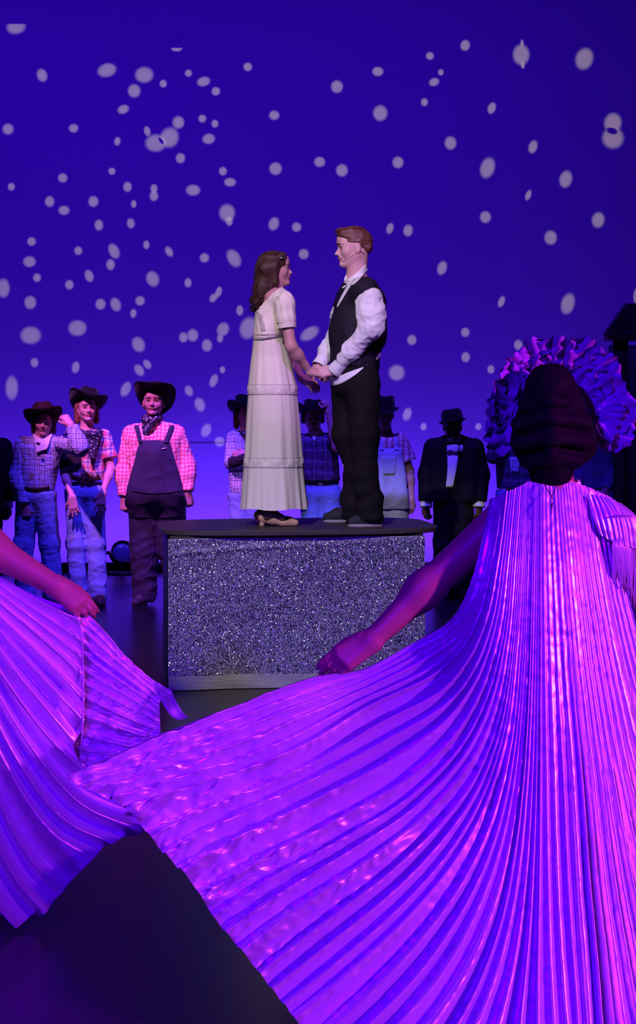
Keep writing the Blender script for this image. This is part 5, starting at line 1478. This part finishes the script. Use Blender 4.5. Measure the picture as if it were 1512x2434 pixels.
def dancer_left():
    D0 = 4.37
    J = lambda x, y, dy=0.0: W(x, y, D0 + dy)
    b = J(-170, 0, 0.05); b[2] = 0
    r = root('person', b, 'person mostly outside the frame in pleated satin gown with one arm holding out the skirt', 'person')
    ms = satin()
    G = [
        [(-130,1165,4.42),(-75,1310,4.40),(20,1378,4.40),(100,1420,4.39),(190,1452,4.37)],
        [(-128,1165,4.42),(-80,1345,4.36),(0,1430,4.35),(90,1505,4.34),(200,1600,4.33)],
        [(-125,1165,4.42),(-90,1380,4.34),(-10,1490,4.32),(80,1590,4.31),(200,1720,4.30)],
        [(-122,1165,4.42),(-95,1400,4.34),(-20,1540,4.31),(60,1660,4.30),(194,1815,4.285)],
        [(-120,1165,4.42),(-100,1420,4.33),(-25,1590,4.30),(70,1745,4.28),(190,1880,4.27),(338,1950,4.27)],
        [(-117,1165,4.42),(-105,1450,4.33),(-40,1650,4.29),(50,1830,4.27),(145,1950,4.26),(255,2008,4.26)],
        [(-114,1165,4.42),(-110,1480,4.32),(-55,1720,4.28),(20,1900,4.26),(95,2020,4.25),(172,2092,4.25)],
        [(-110,1165,4.42),(-115,1500,4.32),(-75,1780,4.28),(-30,1980,4.26),(25,2100,4.26),(92,2178,4.27)],
        [(-106,1165,4.42),(-125,1550,4.32),(-115,1850,4.28),(-95,2050,4.28),(-60,2150,4.29),(-30,2188,4.30)],
        [(-100,1165,4.42),(-160,1550,4.32),(-200,1850,4.28),(-240,2050,4.28),(-250,2150,4.29),(-260,2186,4.30)],
    ]
    cr = lambda u, v: .006 * np.clip((v - .7) / .3, 0, 1) * np.clip((u - 16) / 6, 0, 1) + .001
    go = pleated('gown', G, [0, 3, 5.5, 7, 8, 9.5, 11, 12.5, 14.5, 18], ms, r, 220, 16, .5, .036, cr, lambda u, v: 1 - .85 * np.clip((v - .88) / .12, 0, 1) * np.clip((8 - u) / 1, 0, 1))
    Rr = [
        [(192,1440,4.40),(250,1500,4.37),(300,1560,4.36),(350,1605,4.35),(412,1652,4.34)],
        [(186,1495,4.37),(258,1560,4.34),(320,1612,4.33),(382,1665,4.33)],
        [(182,1572,4.36),(260,1622,4.33),(330,1665,4.32),(380,1698,4.32)],
        [(160,1640,4.35),(270,1694,4.31),(340,1724,4.31),(382,1740,4.31)],
        [(150,1728,4.345),(260,1762,4.30),(330,1775,4.30),(384,1775,4.30)],
        [(140,1815,4.335),(240,1826,4.29),(300,1826,4.29),(384,1810,4.29)],
    ]
    pleated('gown_wing', Rr, [0, 2.5, 5, 7.5, 9.5, 11.5], ms, r, 120, 14, .34, .026, lambda u, v: .007 * np.clip((v - .1) / .2, 0, 1) + 0 * u, lambda u, v: np.clip((v - .06) / .2, .1, 1) + 0 * u)
    Fr = [G[-1], [(-100,1170,4.5),(-250,1500,4.6),(-300,2000,4.7),(-320,2080,4.7)], [(-160,1170,4.55),(-160,1500,4.7),(-120,1800,4.75),(-100,2050,4.75)], [(-120,1175,4.5),(-60,1400,4.5),(60,1600,4.48),(180,1800,4.44),(320,1930,4.36)], G[4]]
    pleated('gown_front', Fr, [0, 6, 12, 18, 20], ms, r, 100, 6, .3, .02)
    # seam ridge between the two panels and a hanging ribbon
    obj('seam_ridge', *tube(catmull([W(176, 1458, 4.355), W(194, 1500, 4.33), W(197, 1600, 4.315), W(197, 1700, 4.295), W(191, 1812, 4.27)], 40), .0022, 6), ms, go)
    rb = [[(368, 1618, 4.33), (380, 1660, 4.325), (405, 1700, 4.32), (425, 1712, 4.32)], [(408, 1642, 4.34), (415, 1660, 4.335), (432, 1690, 4.33), (448, 1706, 4.33)]]
    pleated('ribbon', rb, [0, 1.5], mat('ribbon_satin', (.35, .30, .5), .4), r, 30, 12, .1, .004)
    # body
    hd = Head(J(-190, 985, .05), .222, facing(178, 0), neck=J(-190, 1160, .04), neck_r=.052)
    body = hd.prims()
    sh, el, wr = J(-95, 1205, 0), J(-28, 1302, .02), J(132, 1392, .0)
    body += [cone(J(-290, 1200, .03), J(-95, 1200, .03), .042, .042, .04), cone(J(-190, 1230, .04), J(-190, 1430, .04), .10, .085, .05, 1.3), cone(J(-190, 1430, .04), J(-190, 1540, .04), .085, .12, .05)]
    body += [cone(sh, el, .057, .054, .05), cone(el, wr, .055, .032, .05)]
    body += hand(wr, (.80, -.08, -.58), (.2, -.88, .4), .190, (18, 24, 30, 36), -1.0, -1, 14, 20, .003)
    body += arm(J(-290, 1205, .03), J(-400, 1350, .0), J(-480, 1480, -.05), .05, .043, .03) + hand(J(-480, 1480, -.05), (-.6, 0, -.7), (0, -.7, .4), .175, (40, 42, 44, 46), 2, 1, 20, 25)
    for s in (-1, 1):
        body += leg(J(-190 + 62 * s, 1560, .04), J(-190 + 64 * s, 1860, .04), J(-190 + 66 * s, 2120, .05), .085, .055, .036)
        body += [cone(J(-190 + 66 * s, 2150, .07), J(-190 + 70 * s, 2155, .20), .032, .026, .03)]
    solid('body', body, .0052, M_SKIN4, r)
    q = [ell(J(-190, 1000, .05), (.112, .125, .145), k=.03), ell(J(-192, 915, .04), (.074, .085, .070), k=.03), ell(J(-190, 1085, .0), (.082, .075, .060), k=.03)]
    solid('hair', q, .009, MATS['black_hair'], r, post=lambda V, Q: folds(V, Q, .004, 55, 2))
dancer_left()
